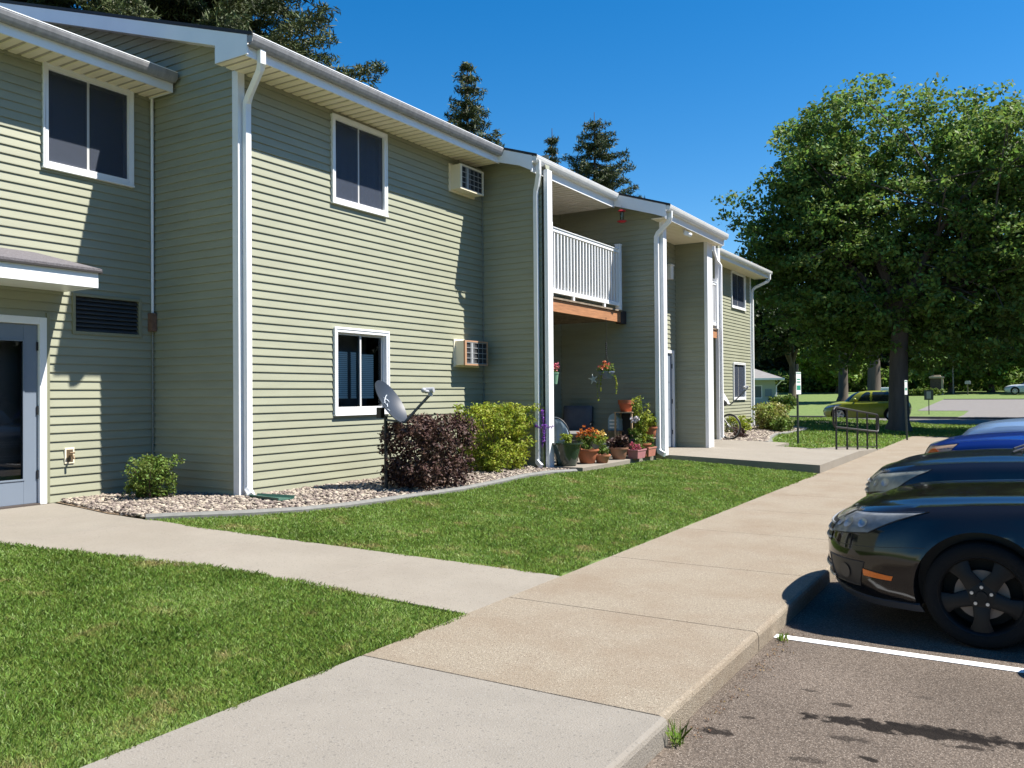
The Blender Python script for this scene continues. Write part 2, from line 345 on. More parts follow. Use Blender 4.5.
def zstrip(mb, lo, hi, xs, dz):
    """slab over lawn slope between y=lo(x) and y=hi(x)"""
    lx = [p[0] for p in lo]; ly = [p[1] for p in lo]; hx = [p[0] for p in hi]; hy = [p[1] for p in hi]
    T = []; 
    for x in xs:
        a = float(np.interp(x, lx, ly)); b = float(np.interp(x, hx, hy)); z = gz(x)+dz; T.append((x, a, b, z))
    n = len(T); v = []
    for (x, a, b, z) in T: v += [(x, a, z-.15), (x, a, z), (x, b, z), (x, b, z-.15)]
    fs = []
    for i in range(n-1):
        for j in range(3): fs.append((i*4+j, i*4+j+1, (i+1)*4+j+1, (i+1)*4+j))
    fs += [(0, 1, 2, 3), (4*n-1, 4*n-2, 4*n-3, 4*n-4)]
    mb.add(v, fs)
WLO = [(-9.95, 3.55), (-8.6, 3.72), (-7.57, 3.9), (-6.57, 4.18), (-5.68, 4.47), (-4.72, 4.63), (-3.3, 4.78)]
WHI = [(-9.95, 5.72), (-9.0, 5.58), (-8.4, 5.45), (-7.67, 5.4), (-6.96, 5.47), (-5.08, 5.82), (-3.86, 6.06), (-3.3, 6.15)]
m = MB()
cuts = [-9.92, -8.6, -7.5, -6.1, -4.7, -3.304]
for a, b in zip(cuts, cuts[1:]):
    zstrip(m, WLO, WHI, [a+.003]+[x for x in (-9.3, -8.9, -8.0, -7.7, -6.9, -6.5, -5.5, -5.1, -4.2, -3.8) if a < x < b]+[b-.003], -.004)
setp(m.build('entrance_walk', M_WALK, bevel=.003), kind='structure')
# stoop and ramp by second entry
m = MB()
pts = [(-6.95, .25), (-6.1, .245), (-3.30, .15)]
poly = [(-6.97, -.1)]+pts[:0]+[(-6.97, .25), (-6.1, .245), (-3.28, .15), (-3.28, -.1)]
m.prism([(p[0], p[1]) for p in poly], 'y', 16.12, 20.3)
m.add([(-3.28, 20.3, .15), (-3.28, 23.6, .004), (-4.3, 23.6, .02), (-4.3, 20.3, .184), (-3.28, 20.3, -.1), (-3.28, 23.6, -.1), (-4.3, 23.6, -.1), (-4.3, 20.3, -.1)], [(0, 1, 2, 3), (4, 7, 6, 5), (0, 4, 5, 1), (3, 2, 6, 7), (1, 5, 6, 2), (0, 3, 7, 4)])
m.prism([(-6.97, -.1), (-6.97, .24), (-6.1, .235), (-5.2, .205), (-5.2, -.1)], 'y', 20.3, 21.9)
setp(m.build('entry_stoop', M_WALK, bevel=.012), kind='structure')
m = MB(); m.box(-8.52, -6.36, 12.62, 15.88, -.1, .262)
setp(m.build('patio_slab', M_WALK, bevel=.01), kind='structure')
m = MB(); m.box(-8.5, -6.9, 18.92, 21.75, -.1, .258); setp(m.build('patio_slab', M_WALK, bevel=.01), kind='structure')

EDGEL = [(-7.74, 5.44), (-7.61, 5.60), (-7.42, 5.84), (-7.16, 6.28), (-6.93, 6.78), (-6.80, 7.28), (-6.73, 7.9), (-6.66, 8.7), (-6.61, 9.4), (-6.65, 10.4), (-6.74, 11.4), (-6.68, 12.1), (-6.50, 12.6)]
EDGE2 = [(-5.9, 21.9), (-5.95, 23), (-6.3, 24.2), (-6.6, 26), (-6.5, 28), (-6.6, 30.4), (-7.6, 31.4), (-9.5, 31.6)]
m = MB()
def strip_edge(m, E):
    for (a, b) in zip(E, E[1:]):
        a = Vector((*a, 0)); b = Vector((*b, 0)); d = (b-a).normalized(); n = Vector((-d.y, d.x, 0)); n = n if n.x > 0 else -n
        za, zb_ = gz(a.x), gz(b.x); q = []
        for (p, z) in ((a-d*.01, za), (b+d*.01, zb_)):
            for (o_, h) in ((-.05, -.06), (-.05, .03), (-.02, .045), (.03, .045), (.06, .02), (.06, -.06)): q.append((p.x+n.x*o_, p.y+n.y*o_, z+h))
        m.add(q, [(j, j+1, 6+j+1, 6+j) for j in range(5)]+[(0, 5, 11, 6), tuple(range(6)), tuple(range(6, 12))])
strip_edge(m, EDGEL); strip_edge(m, EDGE2)
setp(m.build('landscape_edging', mat('grey_edging', (.15, .15, .14), rough=.8, var=.15, scale=12)), kind='structure')

# river pebbles in the beds (uncountable)
def inpoly(P, poly):
    x, y = P[:, 0], P[:, 1]; c = np.zeros(len(P), bool); n = len(poly)
    for i in range(n):
        x1, y1 = poly[i]; x2, y2 = poly[(i+1) % n]
        if y1 == y2: continue
        t = ((y1 > y) != (y2 > y)) & (x < (x2-x1)*(y-y1)/(y2-y1)+x1); c ^= t
    return c
gzv = lambda x: .25*np.clip((-3.3-x)/4.2, 0, 1)
def pebbles(name, poly, n, s0, s1, seed, m):
    rng = np.random.default_rng(seed); A = np.array(poly); lo, hi = A.min(0), A.max(0)
    P = lo+(hi-lo)*rng.random((n*3, 2)); P = P[inpoly(P, poly)][:n]; k = len(P)
    t = (1+5**.5)/2; ico = np.array([(-1, t, 0), (1, t, 0), (-1, -t, 0), (1, -t, 0), (0, -1, t), (0, 1, t), (0, -1, -t), (0, 1, -t), (t, 0, -1), (t, 0, 1), (-t, 0, -1), (-t, 0, 1)])/1.902
    fc = np.array([(0, 11, 5), (0, 5, 1), (0, 1, 7), (0, 7, 10), (0, 10, 11), (1, 5, 9), (5, 11, 4), (11, 10, 2), (10, 7, 6), (7, 1, 8), (3, 9, 4), (3, 4, 2), (3, 2, 6), (3, 6, 8), (3, 8, 9), (4, 9, 5), (2, 4, 11), (6, 2, 10), (8, 6, 7), (9, 8, 1)])
    s = s0+(s1-s0)*rng.random((k, 1, 1))**2
    V = ico[None]*(1+.25*(rng.random((k, 12, 1))-.5))*s*np.stack([.8+.5*rng.random(k), .7+.5*rng.random(k), .45+.3*rng.random(k)], 1)[:, None, :]
    a = rng.random(k)*6.28; ca, sa = np.cos(a)[:, None], np.sin(a)[:, None]
    V = np.stack([V[..., 0]*ca-V[..., 1]*sa, V[..., 0]*sa+V[..., 1]*ca, V[..., 2]+.3*V[..., 0]*(rng.random((k, 1))-.5)], -1)
    z = gzv(P[:, 0])+.0+rng.random(k)*.035
    V += np.concatenate([P, z[:, None]], 1)[:, None, :]
    F = (fc[None]+(np.arange(k)*12)[:, None, None]).reshape(-1, 3)
    return setp(npmesh(name, V.reshape(-1, 3), F, m, smooth=True), 'pale tan and pink river pebbles filling the bed beside the siding', 'pebbles', kind='stuff')
M_PEB = mat('river_pebble', (.19, .145, .11), rough=.8, island=.6, var=.3, scale=11, col2=(.34, .29, .24))
BED = EDGEL+[(-6.5, 12.6), (-8.2, 12.6), (-8.2, 7.1), (-9.9, 7.1), (-9.9, 5.78), (-9.0, 5.6), (-8.4, 5.48)]
pebbles('pebble_bed', BED, 26000, .010, .034, 3, M_PEB)
BED2 = EDGE2+[(-9.5, 29.5), (-8.2, 29.4), (-8.2, 21.9)]
o = pebbles('pebble_bed', BED2, 6000, .03, .06, 4, M_PEB); o['label'] = 'pebbles round the far shrubs at the end of the building'
m = MB(); A = [(-7.8, 5.45)]+EDGEL[1:]+[(-8.3, 12.6), (-8.3, 7.1), (-9.95, 7.1), (-9.95, 5.75), (-8.4, 5.45)]
m.add([(x, y, gz(x)+.004) for x, y in A], [tuple(range(len(A)))]); m.add([(x, y, gz(x)+.004) for x, y in BED2], [tuple(range(len(BED2)))])
setp(m.build('bed_soil', M_BARE), kind='structure')

# grass blades (uncountable)
def grass(name, poly, dens, hgt, wid, seed, label, excl=(), far=True):
    rng = np.random.default_rng(seed); A = np.array(poly); lo, hi = A.min(0), A.max(0); area = np.prod(hi-lo)
    n = int(area*dens); P = lo+(hi-lo)*rng.random((n, 2)); P = P[inpoly(P, poly)]
    for e in excl: P = P[~inpoly(P, e)]
    D = np.hypot(P[:, 0], P[:, 1]); keep = rng.random(len(P)) < np.clip((5.0/np.maximum(D, 1))**1.1, .1, 1) if far else np.ones(len(P), bool)
    # patchiness
    q = np.sin(P[:, 0]*2.3+1.1*np.sin(P[:, 1]*1.7))*np.sin(P[:, 1]*2.9+np.sin(P[:, 0]*3.1)); keep &= rng.random(len(P)) < .78+.25*q
    P = P[keep]; D = D[keep]; q = q[keep]; k = len(P); sc = np.clip(D/5.0, .8, 4)**.8
    h = hgt*(.45+.9*rng.random(k)**1.3)*(1+.25*q); w = wid*(.6+.8*rng.random(k))*sc
    a = rng.random(k)*6.283; l = h*(.2+.9*rng.random(k)); la = a+rng.normal(size=k)*.8
    z = gzv(P[:, 0])-.012+np.interp(P[:, 1], [0, 58, 85], [0, 0, .72])
    dx, dy = np.cos(a)*w/2, np.sin(a)*w/2; lx, ly = np.cos(la+1.57)*l, np.sin(la+1.57)*l
    X, Y = P[:, 0], P[:, 1]
    V = np.stack([np.stack([X-dx, Y-dy, z], 1), np.stack([X+dx, Y+dy, z], 1), np.stack([X+dx*.8+lx*.45, Y+dy*.8+ly*.45, z+h*.62], 1), np.stack([X+lx, Y+ly, z+h*.9], 1), np.stack([X-dx*.8+lx*.45, Y-dy*.8+ly*.45, z+h*.62], 1)], 1).reshape(-1, 3)
    F = np.arange(len(V)).reshape(-1, 5)
    o = npmesh(name, V, F, M_GRASS); return setp(o, label, 'grass', kind='stuff')
rg = random.Random(5)
def jag(E, amp, step=.12):
    o_ = []
    for (a, b) in zip(E, E[1:]):
        L_ = math.dist(a, b); n = max(1, int(L_/step))
        for i in range(n):
            t = i/n; o_.append((a[0]+(b[0]-a[0])*t+rg.uniform(-amp, amp), a[1]+(b[1]-a[1])*t+rg.uniform(-amp, amp)))
    return o_+[E[-1]]
G1 = jag([(-3.30, .9), (-3.29, 3.0), (-3.27, 4.76)], .03)+jag([(x, y+.025) for x, y in WLO[::-1][1:-2]], .03)+[(-8.6, 3.7), (-8.4, .9)]
grass('lawn_grass', G1, 19000, .030, .0048, 11, 'mown green lawn in the foreground left of the sidewalk')
G2 = jag([(-3.33, 6.2), (-3.31, 11), (-3.28, 16.06)], .03)+[(-6.25, 16.06)]+[(-6.32, 15.0), (-6.38, 12.7)]+[(x+.07, y) for x, y in EDGEL[::-1]]+jag([(x, y-.02) for x, y in WHI[3:]], .03)
grass('lawn_grass', G2, 17000, .030, .0050, 12, 'mown green lawn between the pebble bed and the sidewalk')
G3 = [(-3.3, 23.7), (-4.35, 23.6), (-4.35, 20.35), (-5.15, 20.35), (-5.2, 21.8), (-5.9, 21.9)]+[(x+.1, y) for x, y in EDGE2]+[(-12, 32), (-22, 36), (-22, 41.7), (-1.6, 41.7), (-1.6, 30.7), (-3.35, 30.6)]
grass('lawn_grass', G3, 2600, .06, .009, 13, 'strip of lawn round the big tree beyond the second entry')

# ------------------------------------------------------------------ apartment building
BLD = thing('apartment_building', (-8.25, 17, .25), 'two storey apartment building clad in sage green lap siding with stepped eaves and white gutters', 'building')
ZS = .25; EXPO = .1034; RS = .32
def zroof(x): return 5.70+RS*(-7.6-x)
def siding(mb, ax, c, out, u0, u1, z0, z1, holes=(), top=None):
    def pt(u, o, z):
        return (c+out*o, u, z) if ax == 'x' else (u, c+out*o, z)
    k0 = int(math.floor((z0-ZS)/EXPO)); k1 = int(math.ceil((z1-ZS)/EXPO))
    us = sorted(set([u0, u1]+[h for H in holes for h in H[:2] if u0 < h < u1]))
    if top: us = sorted(set(us+list(np.arange(u0, u1, .12))))
    for a, b in zip(us, us[1:]):
        um = (a+b)/2; zt_ = min(z1, top(um)) if top else z1
        H = [h for h in holes if h[0] < um < h[1]]
        for k in range(k0, k1):
            zb, zt = ZS+k*EXPO, ZS+(k+1)*EXPO
            lo, hi = max(zb, z0), min(zt, zt_)
            if hi <= lo: continue
            segs = [(lo, hi)]
            for h in H:
                ns = []
                for (p, q) in segs:
                    if h[2] >= q or h[3] <= p: ns.append((p, q)); continue
                    if h[2] > p: ns.append((p, h[2]))
                    if h[3] < q: ns.append((h[3], q))
                segs = ns
            for (p, q) in segs:
                prof = []
                of = lambda z: .019-(.0168)*((z-zb)/EXPO)
                if p == zb: prof.append((.0, p))
                prof.append((of(p), p))
                if p == zb and q > zb+.012: prof.append((of(p)-.0005, p+.010))
                prof.append((of(q), q))
                vs = [pt(a, o_, z) for o_, z in prof]+[pt(b, o_, z) for o_, z in prof]; n = len(prof)
                mb.add(vs, [(i, i+1, n+i+1, n+i) for i in range(n-1)])
def wall(ax, c, out, u0, u1, z0, z1, holes=(), top=None, m=None, name='siding_wall'):
    mb = MB(); siding(mb, ax, c, out, u0, u1, z0, z1, holes, top)
    o = mb.build(name, m or M_SID, BLD, fix=False); return o
# window holes on the X-facing walls (y0,y1,z0,z1)
W_UP0 = (5.58, 6.75, 4.24, 5.46); VENT = (5.97, 6.85, 2.30, 2.745); DOOR1 = (4.50, 5.62, .25, 2.44)
W_UP1 = (8.675, 9.845, 4.20, 5.42); W_LO1 = (8.70, 9.865, 1.24, 2.445)
W_UP4 = (27.15, 28.70, 4.28, 5.46); W_LO4 = (27.25, 28.60, 1.27, 2.47)
DOOR2 = (17.35, 18.42, .25, 2.46)
X0, X1, XN, XB, X3 = -9.91, -8.25, -6.97, -8.5, -6.2
wall('x', X0, 1, -5, 7.07, .22, 5.47, [W_UP0, VENT, DOOR1])
wall('y', 7.07, -1, -13.6, X0-.001, 5.55, 8, top=lambda u: zroof(u)-.08)
wall('y', 7.07, -1, X0, X1, .24, 8, top=lambda u: zroof(u)-.08)
wall('x', X1, 1, 7.07, 12.5, .27, 5.49, [W_UP1, W_LO1])
wall('y', 12.5, -1, X1, XN-.06, .24, 6, top=lambda u: zroof(u)-.08)
wall('x', XN, 1, 12.5, 12.64, .24, 5.4)
wall('y', 12.64, 1, XB, XN, .24, 6, top=lambda u: 5.6)
wall('x', XB, 1, 12.64, 15.9, .24, 5.6)
wall('y', 15.9, -1, XB, X3, .24, 6, top=lambda u: zroof(u)-.06)
wall('y', 16.02, 1, -6.95, X3, .24, 4.93)
wall('x', -6.95, 1, 16.02, 18.6, .24, 4.93, [DOOR2])
wall('y', 18.6, -1, -6.95, X3, .24, 6, top=lambda u: zroof(u)-.06)
wall('x', X3, 1, 18.6, 18.9, .24, 4.93)
wall('y', 18.9, 1, XB, X3, .24, 6, top=lambda u: zroof(u)-.06)
wall('x', XB, 1, 18.9, 21.8, .24, 5.6)
wall('y', 21.8, -1, XB, XN, .24, 6, top=lambda u: zroof(u)-.08)
wall('x', XN, 1, 21.8, 21.94, .24, 5.4)
wall('y', 21.94, 1, X1, XN, .24, 6, top=lambda u: zroof(u)-.08)
wall('x', X1, 1, 21.94, 29.4, .27, 5.49, [W_UP4, W_LO4])
wall('y', 29.4, 1, -18, X1, .24, 8, top=lambda u: min(zroof(u), zroof(-13)-RS*(-13-u))-.1)
# far sides, foundation
for bb in ((-18, -17.95, -5, 29.4), (-17.94, X0, -5, -4.95)): mb = MB(); mb.box(*bb, -.1, 5.4); mb.build('siding_wall', M_SID, BLD)
for bb in ((-9.93, -9.905, 5.62, 7.07, -.1, .25), (-9.905, -8.27, 7.08, 7.1, -.1, .245), (-8.27, -8.24, 7.1, 12.5, -.1, .272), (-8.24, -7.0, 12.51, 12.53, -.1, .245), (-8.27, -8.24, 21.94, 29.4, -.1, .27)):
    mb = MB(); mb.box(*bb); mb.build('foundation', mat('brown_foundation', (.10, .05, .035), rough=.9), BLD)
for bb in ((-17.9, X0-.5, -4.9, 7.0, 0, 5.4), (-17.9, X1-.55, 7.12, 12.45, 0, 5.4), (-17.9, XB-.03, 12.45, 21.9, 0, 5.55), (-17.9, X1-.55, 21.96, 29.35, 0, 5.4), (XB-.02, -7.45, 16.26, 18.56, 0, 5.2)):
    mb = MB(); mb.box(*bb); mb.build('interior_core', M_DARK, BLD)
if 0: mb = MB(); mb.box(-17.9, X0-.5, -4.9, 7.0, 0, 5.4); mb.box(-17.9, X1-.55, 7.12, 12.45, 0, 5.4); mb.box(-17.9, XB-.03, 12.45, 21.9, 0, 5.55); mb.box(-17.9, X1-.55, 21.96, 29.35, 0, 5.4); mb.box(XB-.02, -7.45, 16.26, 18.56, 0, 5.2)
# room reveals in front of the core
# corner trims
TR = MB()
for (x, y, zt, w, d) in [(X1, 7.07, 5.50, .085, .085)]:
    pass
def lpost(pts, z0, z1, m=None, name='corner_trim'):
    q = MB(); q.prism(pts, 'z', z0, z1); return q.build(name, m or M_WHT, BLD)
def ltrim(x, y, a, b, z0, z1, t=.028):
    return lpost([(x-a, y-t), (x+t, y-t), (x+t, y+b), (x+.001, y+b), (x+.001, y-.001), (x-a, y-.001)], z0, z1)
ltrim(X1, 7.07, .075, .075, .27, 5.50)
ltrim(XN+.035, 12.5, .045, .14, .25, 5.3, .025); lpost([(X3-.05, 15.872), (X3+.03, 15.872), (X3+.03, 16.05), (X3-.05, 16.05)], .25, 4.95); ltrim(X3, 18.6, .05, .33, .25, 4.95); ltrim(XN, 21.8, .06, .14, .25, 5.3)
lpost([(X1+.001, 29.32), (X1+.028, 29.32), (X1+.028, 29.42), (X1+.001, 29.42)], .25, 5.5)
if 0:
  pass
M_ST = mat('sage_trim', (.23, .235, .16), rough=.5)
for (x, y, zt) in [(X0, 7.07, 5.47), (X1, 12.5, 5.49), (XB, 15.9, 5.25), (-6.95, 18.6, 4.92), (X1, 21.94, 5.3)]: lpost([(x+.004, y-.026), (x+.026, y-.026), (x+.026, y-.004), (x+.004, y-.004)], .26, zt, M_ST, 'inside_corner_trim')
lpost([(X0+.001, 5.622), (X0+.03, 5.622), (X0+.03, 5.66), (X0+.001, 5.66)], .26, 2.5, M_ST, 'door_trim')

# roof
ZON = [(-6.5, 7.02, -9.3, True), (6.75, 12.22, -7.6, False), (12.22, 15.52, -6.95, False), (15.52, 19.2, -5.87, False), (19.2, 22.2, -6.95, False), (22.2, 29.92, -7.6, False)]
def zr(x, low): return (5.68+RS*(-9.3-x)) if low else zroof(x)
for (a, b, xe, low) in ZON:
    mb = MB(); xr = -13.6 if not low else -13.6
    z0, z1_ = zr(xe-.05, low), zr(xr, low); t = .035
    xbk = -18.6; zb = z1_-RS*(xr-xbk)
    b2 = b+(.0 if low else .0)
    prof = [(xe-.05, z0), (xr, z1_), (xbk, zb), (xbk, zb-t), (xr, z1_-t), (xe-.05, z0-t)]
    mb.prism(prof, 'y', a-.02, b2+.004 if not low else b)
    mb.build('roof', [M_SHIN][0], BLD)
    mb = MB(); prof = [(xe-.14, zr(xe-.14, low)-t-.004), (xr, z1_-t-.004), (xbk+.05, zb-t+.0), (xbk+.05, zb-.14), (xr, z1_-.16), (xe-.14, zr(xe-.14, low)-.17)]
    mb.prism(prof, 'y', a+.03, b-.03 if not low else b)
    mb.build('roof_deck', M_WHT, BLD)
# dark drip edges on the rakes
for (y, xa, xb_) in [(6.75, -13.6, -7.6), (12.22, -7.66, -6.95), (15.52, -7.0, -5.87)]:
    mb = MB(); mb.add([(xa, y-.032, zroof(xa)+.012), (xb_, y-.032, zroof(xb_)+.012), (xb_, y-.032, zroof(xb_)-.03), (xa, y-.032, zroof(xa)-.03),
            (xa, y-.018, zroof(xa)+.012), (xb_, y-.018, zroof(xb_)+.012), (xb_, y-.018, zroof(xb_)-.03), (xa, y-.018, zroof(xa)-.03)],
           [(0, 1, 2, 3), (7, 6, 5, 4), (0, 4, 5, 1), (3, 2, 6, 7), (1, 5, 6, 2), (0, 3, 7, 4)])
    mb.build('roof_edge', M_EDGE, BLD)
# rake fascias
def prism_y(poly, y0, y1, m, name, bevel=0):
    mb = MB(); mb.prism(poly, 'y', y0, y1); return mb.build(name, m, BLD, bevel=bevel)
fx = lambda xe: xe-.115
prism_y([(-14, zroof(-14)-.035), (fx(-7.6)+.02, zroof(-7.7)-.035), (fx(-7.6)+.02, 5.475), (-8.25, 5.475), (-8.25, zroof(-8.25)-.215), (-14, zroof(-14)-.215)], 6.725, 6.75, M_WHT, 'rake_fascia')
prism_y([(-7.72, zroof(-7.72)-.03), (fx(-6.95)+.02, zroof(-7.04)-.03), (fx(-6.95)+.02, 5.235), (-7.3, 5.36), (-7.72, 5.475)], 12.195, 12.22, M_WHT, 'rake_fascia')
prism_y([(-7.06, zroof(-7.06)-.03), (fx(-5.87)+.02, zroof(-5.97)-.03), (fx(-5.87)+.02, 4.90), (-6.2, 4.99), (-7.06, 5.255)], 15.495, 15.52, M_WHT, 'rake_fascia')
# eave fascia, soffit, gutter for every zone
def eave(y0, y1, xe, xw, zs, gut, low=False, soff=M_CREAM, rib=True, xin=None, ys=None, ye=None):
    ze = zr(xe, low)
    mb = MB(); mb.box(fx(xe)-.02, fx(xe), y0, y1, zs-.015, ze-.04); mb.build('eave_fascia', M_WHT, BLD)
    mb = MB(); xa = (xin if xin is not None else xw); xb_ = fx(xe)-.02
    sy0, sy1 = (ys or y0), (ye or y1)
    if rib:
        n = int((sy1-sy0)/.15); d = (sy1-sy0)/n; P = []
        for i in range(n):
            y = sy0+i*d
            pr_ = [(0, .0), (.60, .0), (.64, .012), (.96, .012), (1, 0)]
            for (qa, za), (qb, zb_) in zip(pr_, pr_[1:]):
                mb.cm = 1 if za == zb_ == .012 else 0; mb.add([(xa, y+qa*d, zs+za), (xb_, y+qa*d, zs+za), (xb_, y+qb*d, zs+zb_), (xa, y+qb*d, zs+zb_)], [(0, 1, 2, 3)])
    else: mb.box(xa, xb_, y0, y1, zs, zs+.01)
    mb.build('soffit', [soff, mat('soffit_groove_shade', (.40, .355, .27), rough=.7)] if rib else soff, BLD, fix=False)  # groove shade between the ribs painted in as a darker strip colour
    # K-style gutter
    g = MB(); xo = xe; h = .115; xi = fx(xe)+.001; zt = ze-.012
    prof = [(xi, zt), (xi, zt-h), (xo-.045, zt-h), (xo-.03, zt-h+.02), (xo-.012, zt-h+.055), (xo, zt-.02), (xo, zt), (xo-.008, zt), (xo-.008, zt-.018), (xo-.02, zt-h+.055), (xo-.05, zt-h+.01), (xi+.006, zt-h+.01), (xi+.006, zt)]
    g.prism(prof, 'y', y0-.01, y1+.0); 
    g.box(xi, xo-.01, y0-.012, y0-.004, zt-h+.03, zt-.004); g.box(xi, xo-.01, y1+.001, y1+.009, zt-h+.03, zt-.004)
    go = g.build('gutter', gut, BLD)
    l = MB(); l.box(xo-.012, xo+.004, y0-.01, y1, zt-.002, zt+.008); l.build('gutter_lip', M_WHT, go)
eave(-5.2, 7.0, -9.3, X0, 5.455, M_GUT, low=True)
eave(6.74, 12.24, -7.6, X1, 5.475, M_GUT)
eave(12.21, 15.54, -6.95, XB, 5.24, mat('white_gutter', (.70, .70, .68), rough=.4, var=.06, scale=5), soff=mat('porch_ceiling', (.55, .53, .48), rough=.7), rib=True, ys=12.56)
eave(15.51, 19.22, -5.87, -7.0, 4.905, MC['white_gutter'], ys=16.03)
mb = MB(); mb.box(-6.28, -5.99, 15.53, 16.03, 4.905, 4.915); mb.build('soffit', M_CREAM, BLD)
eave(19.2, 22.2, -6.95, XB, 5.24, MC['white_gutter'], soff=MC['porch_ceiling'], ye=21.76)
eave(22.2, 29.9, -7.6, X1, 5.475, MC['white_gutter'])
mb = MB(); mb.box(X0, fx(-9.3), 7.0, 7.012, 5.44, 5.62); mb.build('rake_fascia', M_WHT, BLD)
prism_y([(fx(-5.87), 4.9), (fx(-5.87), zroof(-5.97)-.03), (-7.0, zroof(-7)-.03), (-7.0, 4.9)], 19.18, 19.2, M_WHT, 'rake_fascia')
prism_y([(fx(-7.6), 5.475), (fx(-7.6), zroof(-7.7)-.03), (-13.6, zroof(-13.6)-.03), (-13.6, zroof(-13.6)-.22), (-8.25, zroof(-8.25)-.215), (-8.25, 5.475)], 29.9, 29.925, M_WHT, 'rake_fascia')

# downspouts
def downspout(path, w=.085, d=.065, up=(1, 0, 0), straps=()):
    mb = MB(); mb.rtube(path, w, d, up); o = mb.build('downspout', M_WHT, BLD, bevel=.006); return o
downspout([(-7.68, 6.93, 5.60), (-7.68, 6.93, 5.42), (-7.72, 6.95, 5.37), (-8.10, 7.11, 5.17), (-8.16, 7.13, 5.10), (-8.175, 7.14, 5.0), (-8.175, 7.14, .42), (-8.165, 7.13, .36), (-8.05, 7.08, .29)], up=(1, 0, 0))
downspout([(-6.99, 12.32, 5.42), (-6.99, 12.32, 5.26), (-7.0, 12.34, 5.2), (-7.07, 12.40, 5.02), (-7.10, 12.42, 4.95), (-7.11, 12.425, 4.85), (-7.11, 12.425, .40), (-7.10, 12.40, .34), (-6.99, 12.33, .28)], w=.075, d=.06, up=(0, 1, 0))
downspout([(-5.94, 15.66, 5.08), (-5.94, 15.66, 4.92), (-5.97, 15.68, 4.85), (-6.24, 15.78, 4.66), (-6.28, 15.80, 4.6), (-6.285, 15.805, 4.5), (-6.285, 15.805, .40), (-6.26, 15.79, .33), (-6.12, 15.72, .28)], w=.09, d=.06, up=(0, 1, 0))
downspout([(-7.0, 21.62, 5.4), (-7.0, 21.62, 5.22), (-6.96, 21.72, 4.98), (-6.9, 21.86, 4.85), (-6.9, 21.87, .3)], w=.07, d=.06)
downspout([(-7.66, 29.75, 5.62), (-7.66, 29.75, 5.42), (-7.72, 29.73, 5.35), (-8.1, 29.5, 5.14), (-8.17, 29.45, 5.05), (-8.18, 29.44, 4.95), (-8.18, 29.44, .3)])
# conduit in the inside corner
mb = MB(); mb.tube([(X0+.05, 7.02, 5.46), (X0+.05, 7.02, 2.6)], .019, 8); co = mb.build('service_conduit', M_WHT, BLD, smooth=True)
mb = MB(); mb.box(X0+.015, X0+.10, 6.97, 7.05, 2.36, 2.60); mb.build('junction_box', mat('rusty_box', (.16, .09, .06), rough=.8, var=.3, scale=20), co, bevel=.006)
mb = MB(); mb.tube([(X0+.05, 7.02, 2.38), (X0+.05, 7.02, .3)], .009, 6); mb.build('cable', mat('grey_cable', (.22, .23, .2), rough=.6), co)
mb = MB(); mb.tube([(X1+.03, 12.46, 5.2), (X1+.03, 12.46, .5)], .008, 6); mb.build('cable', MC['grey_cable'], co)

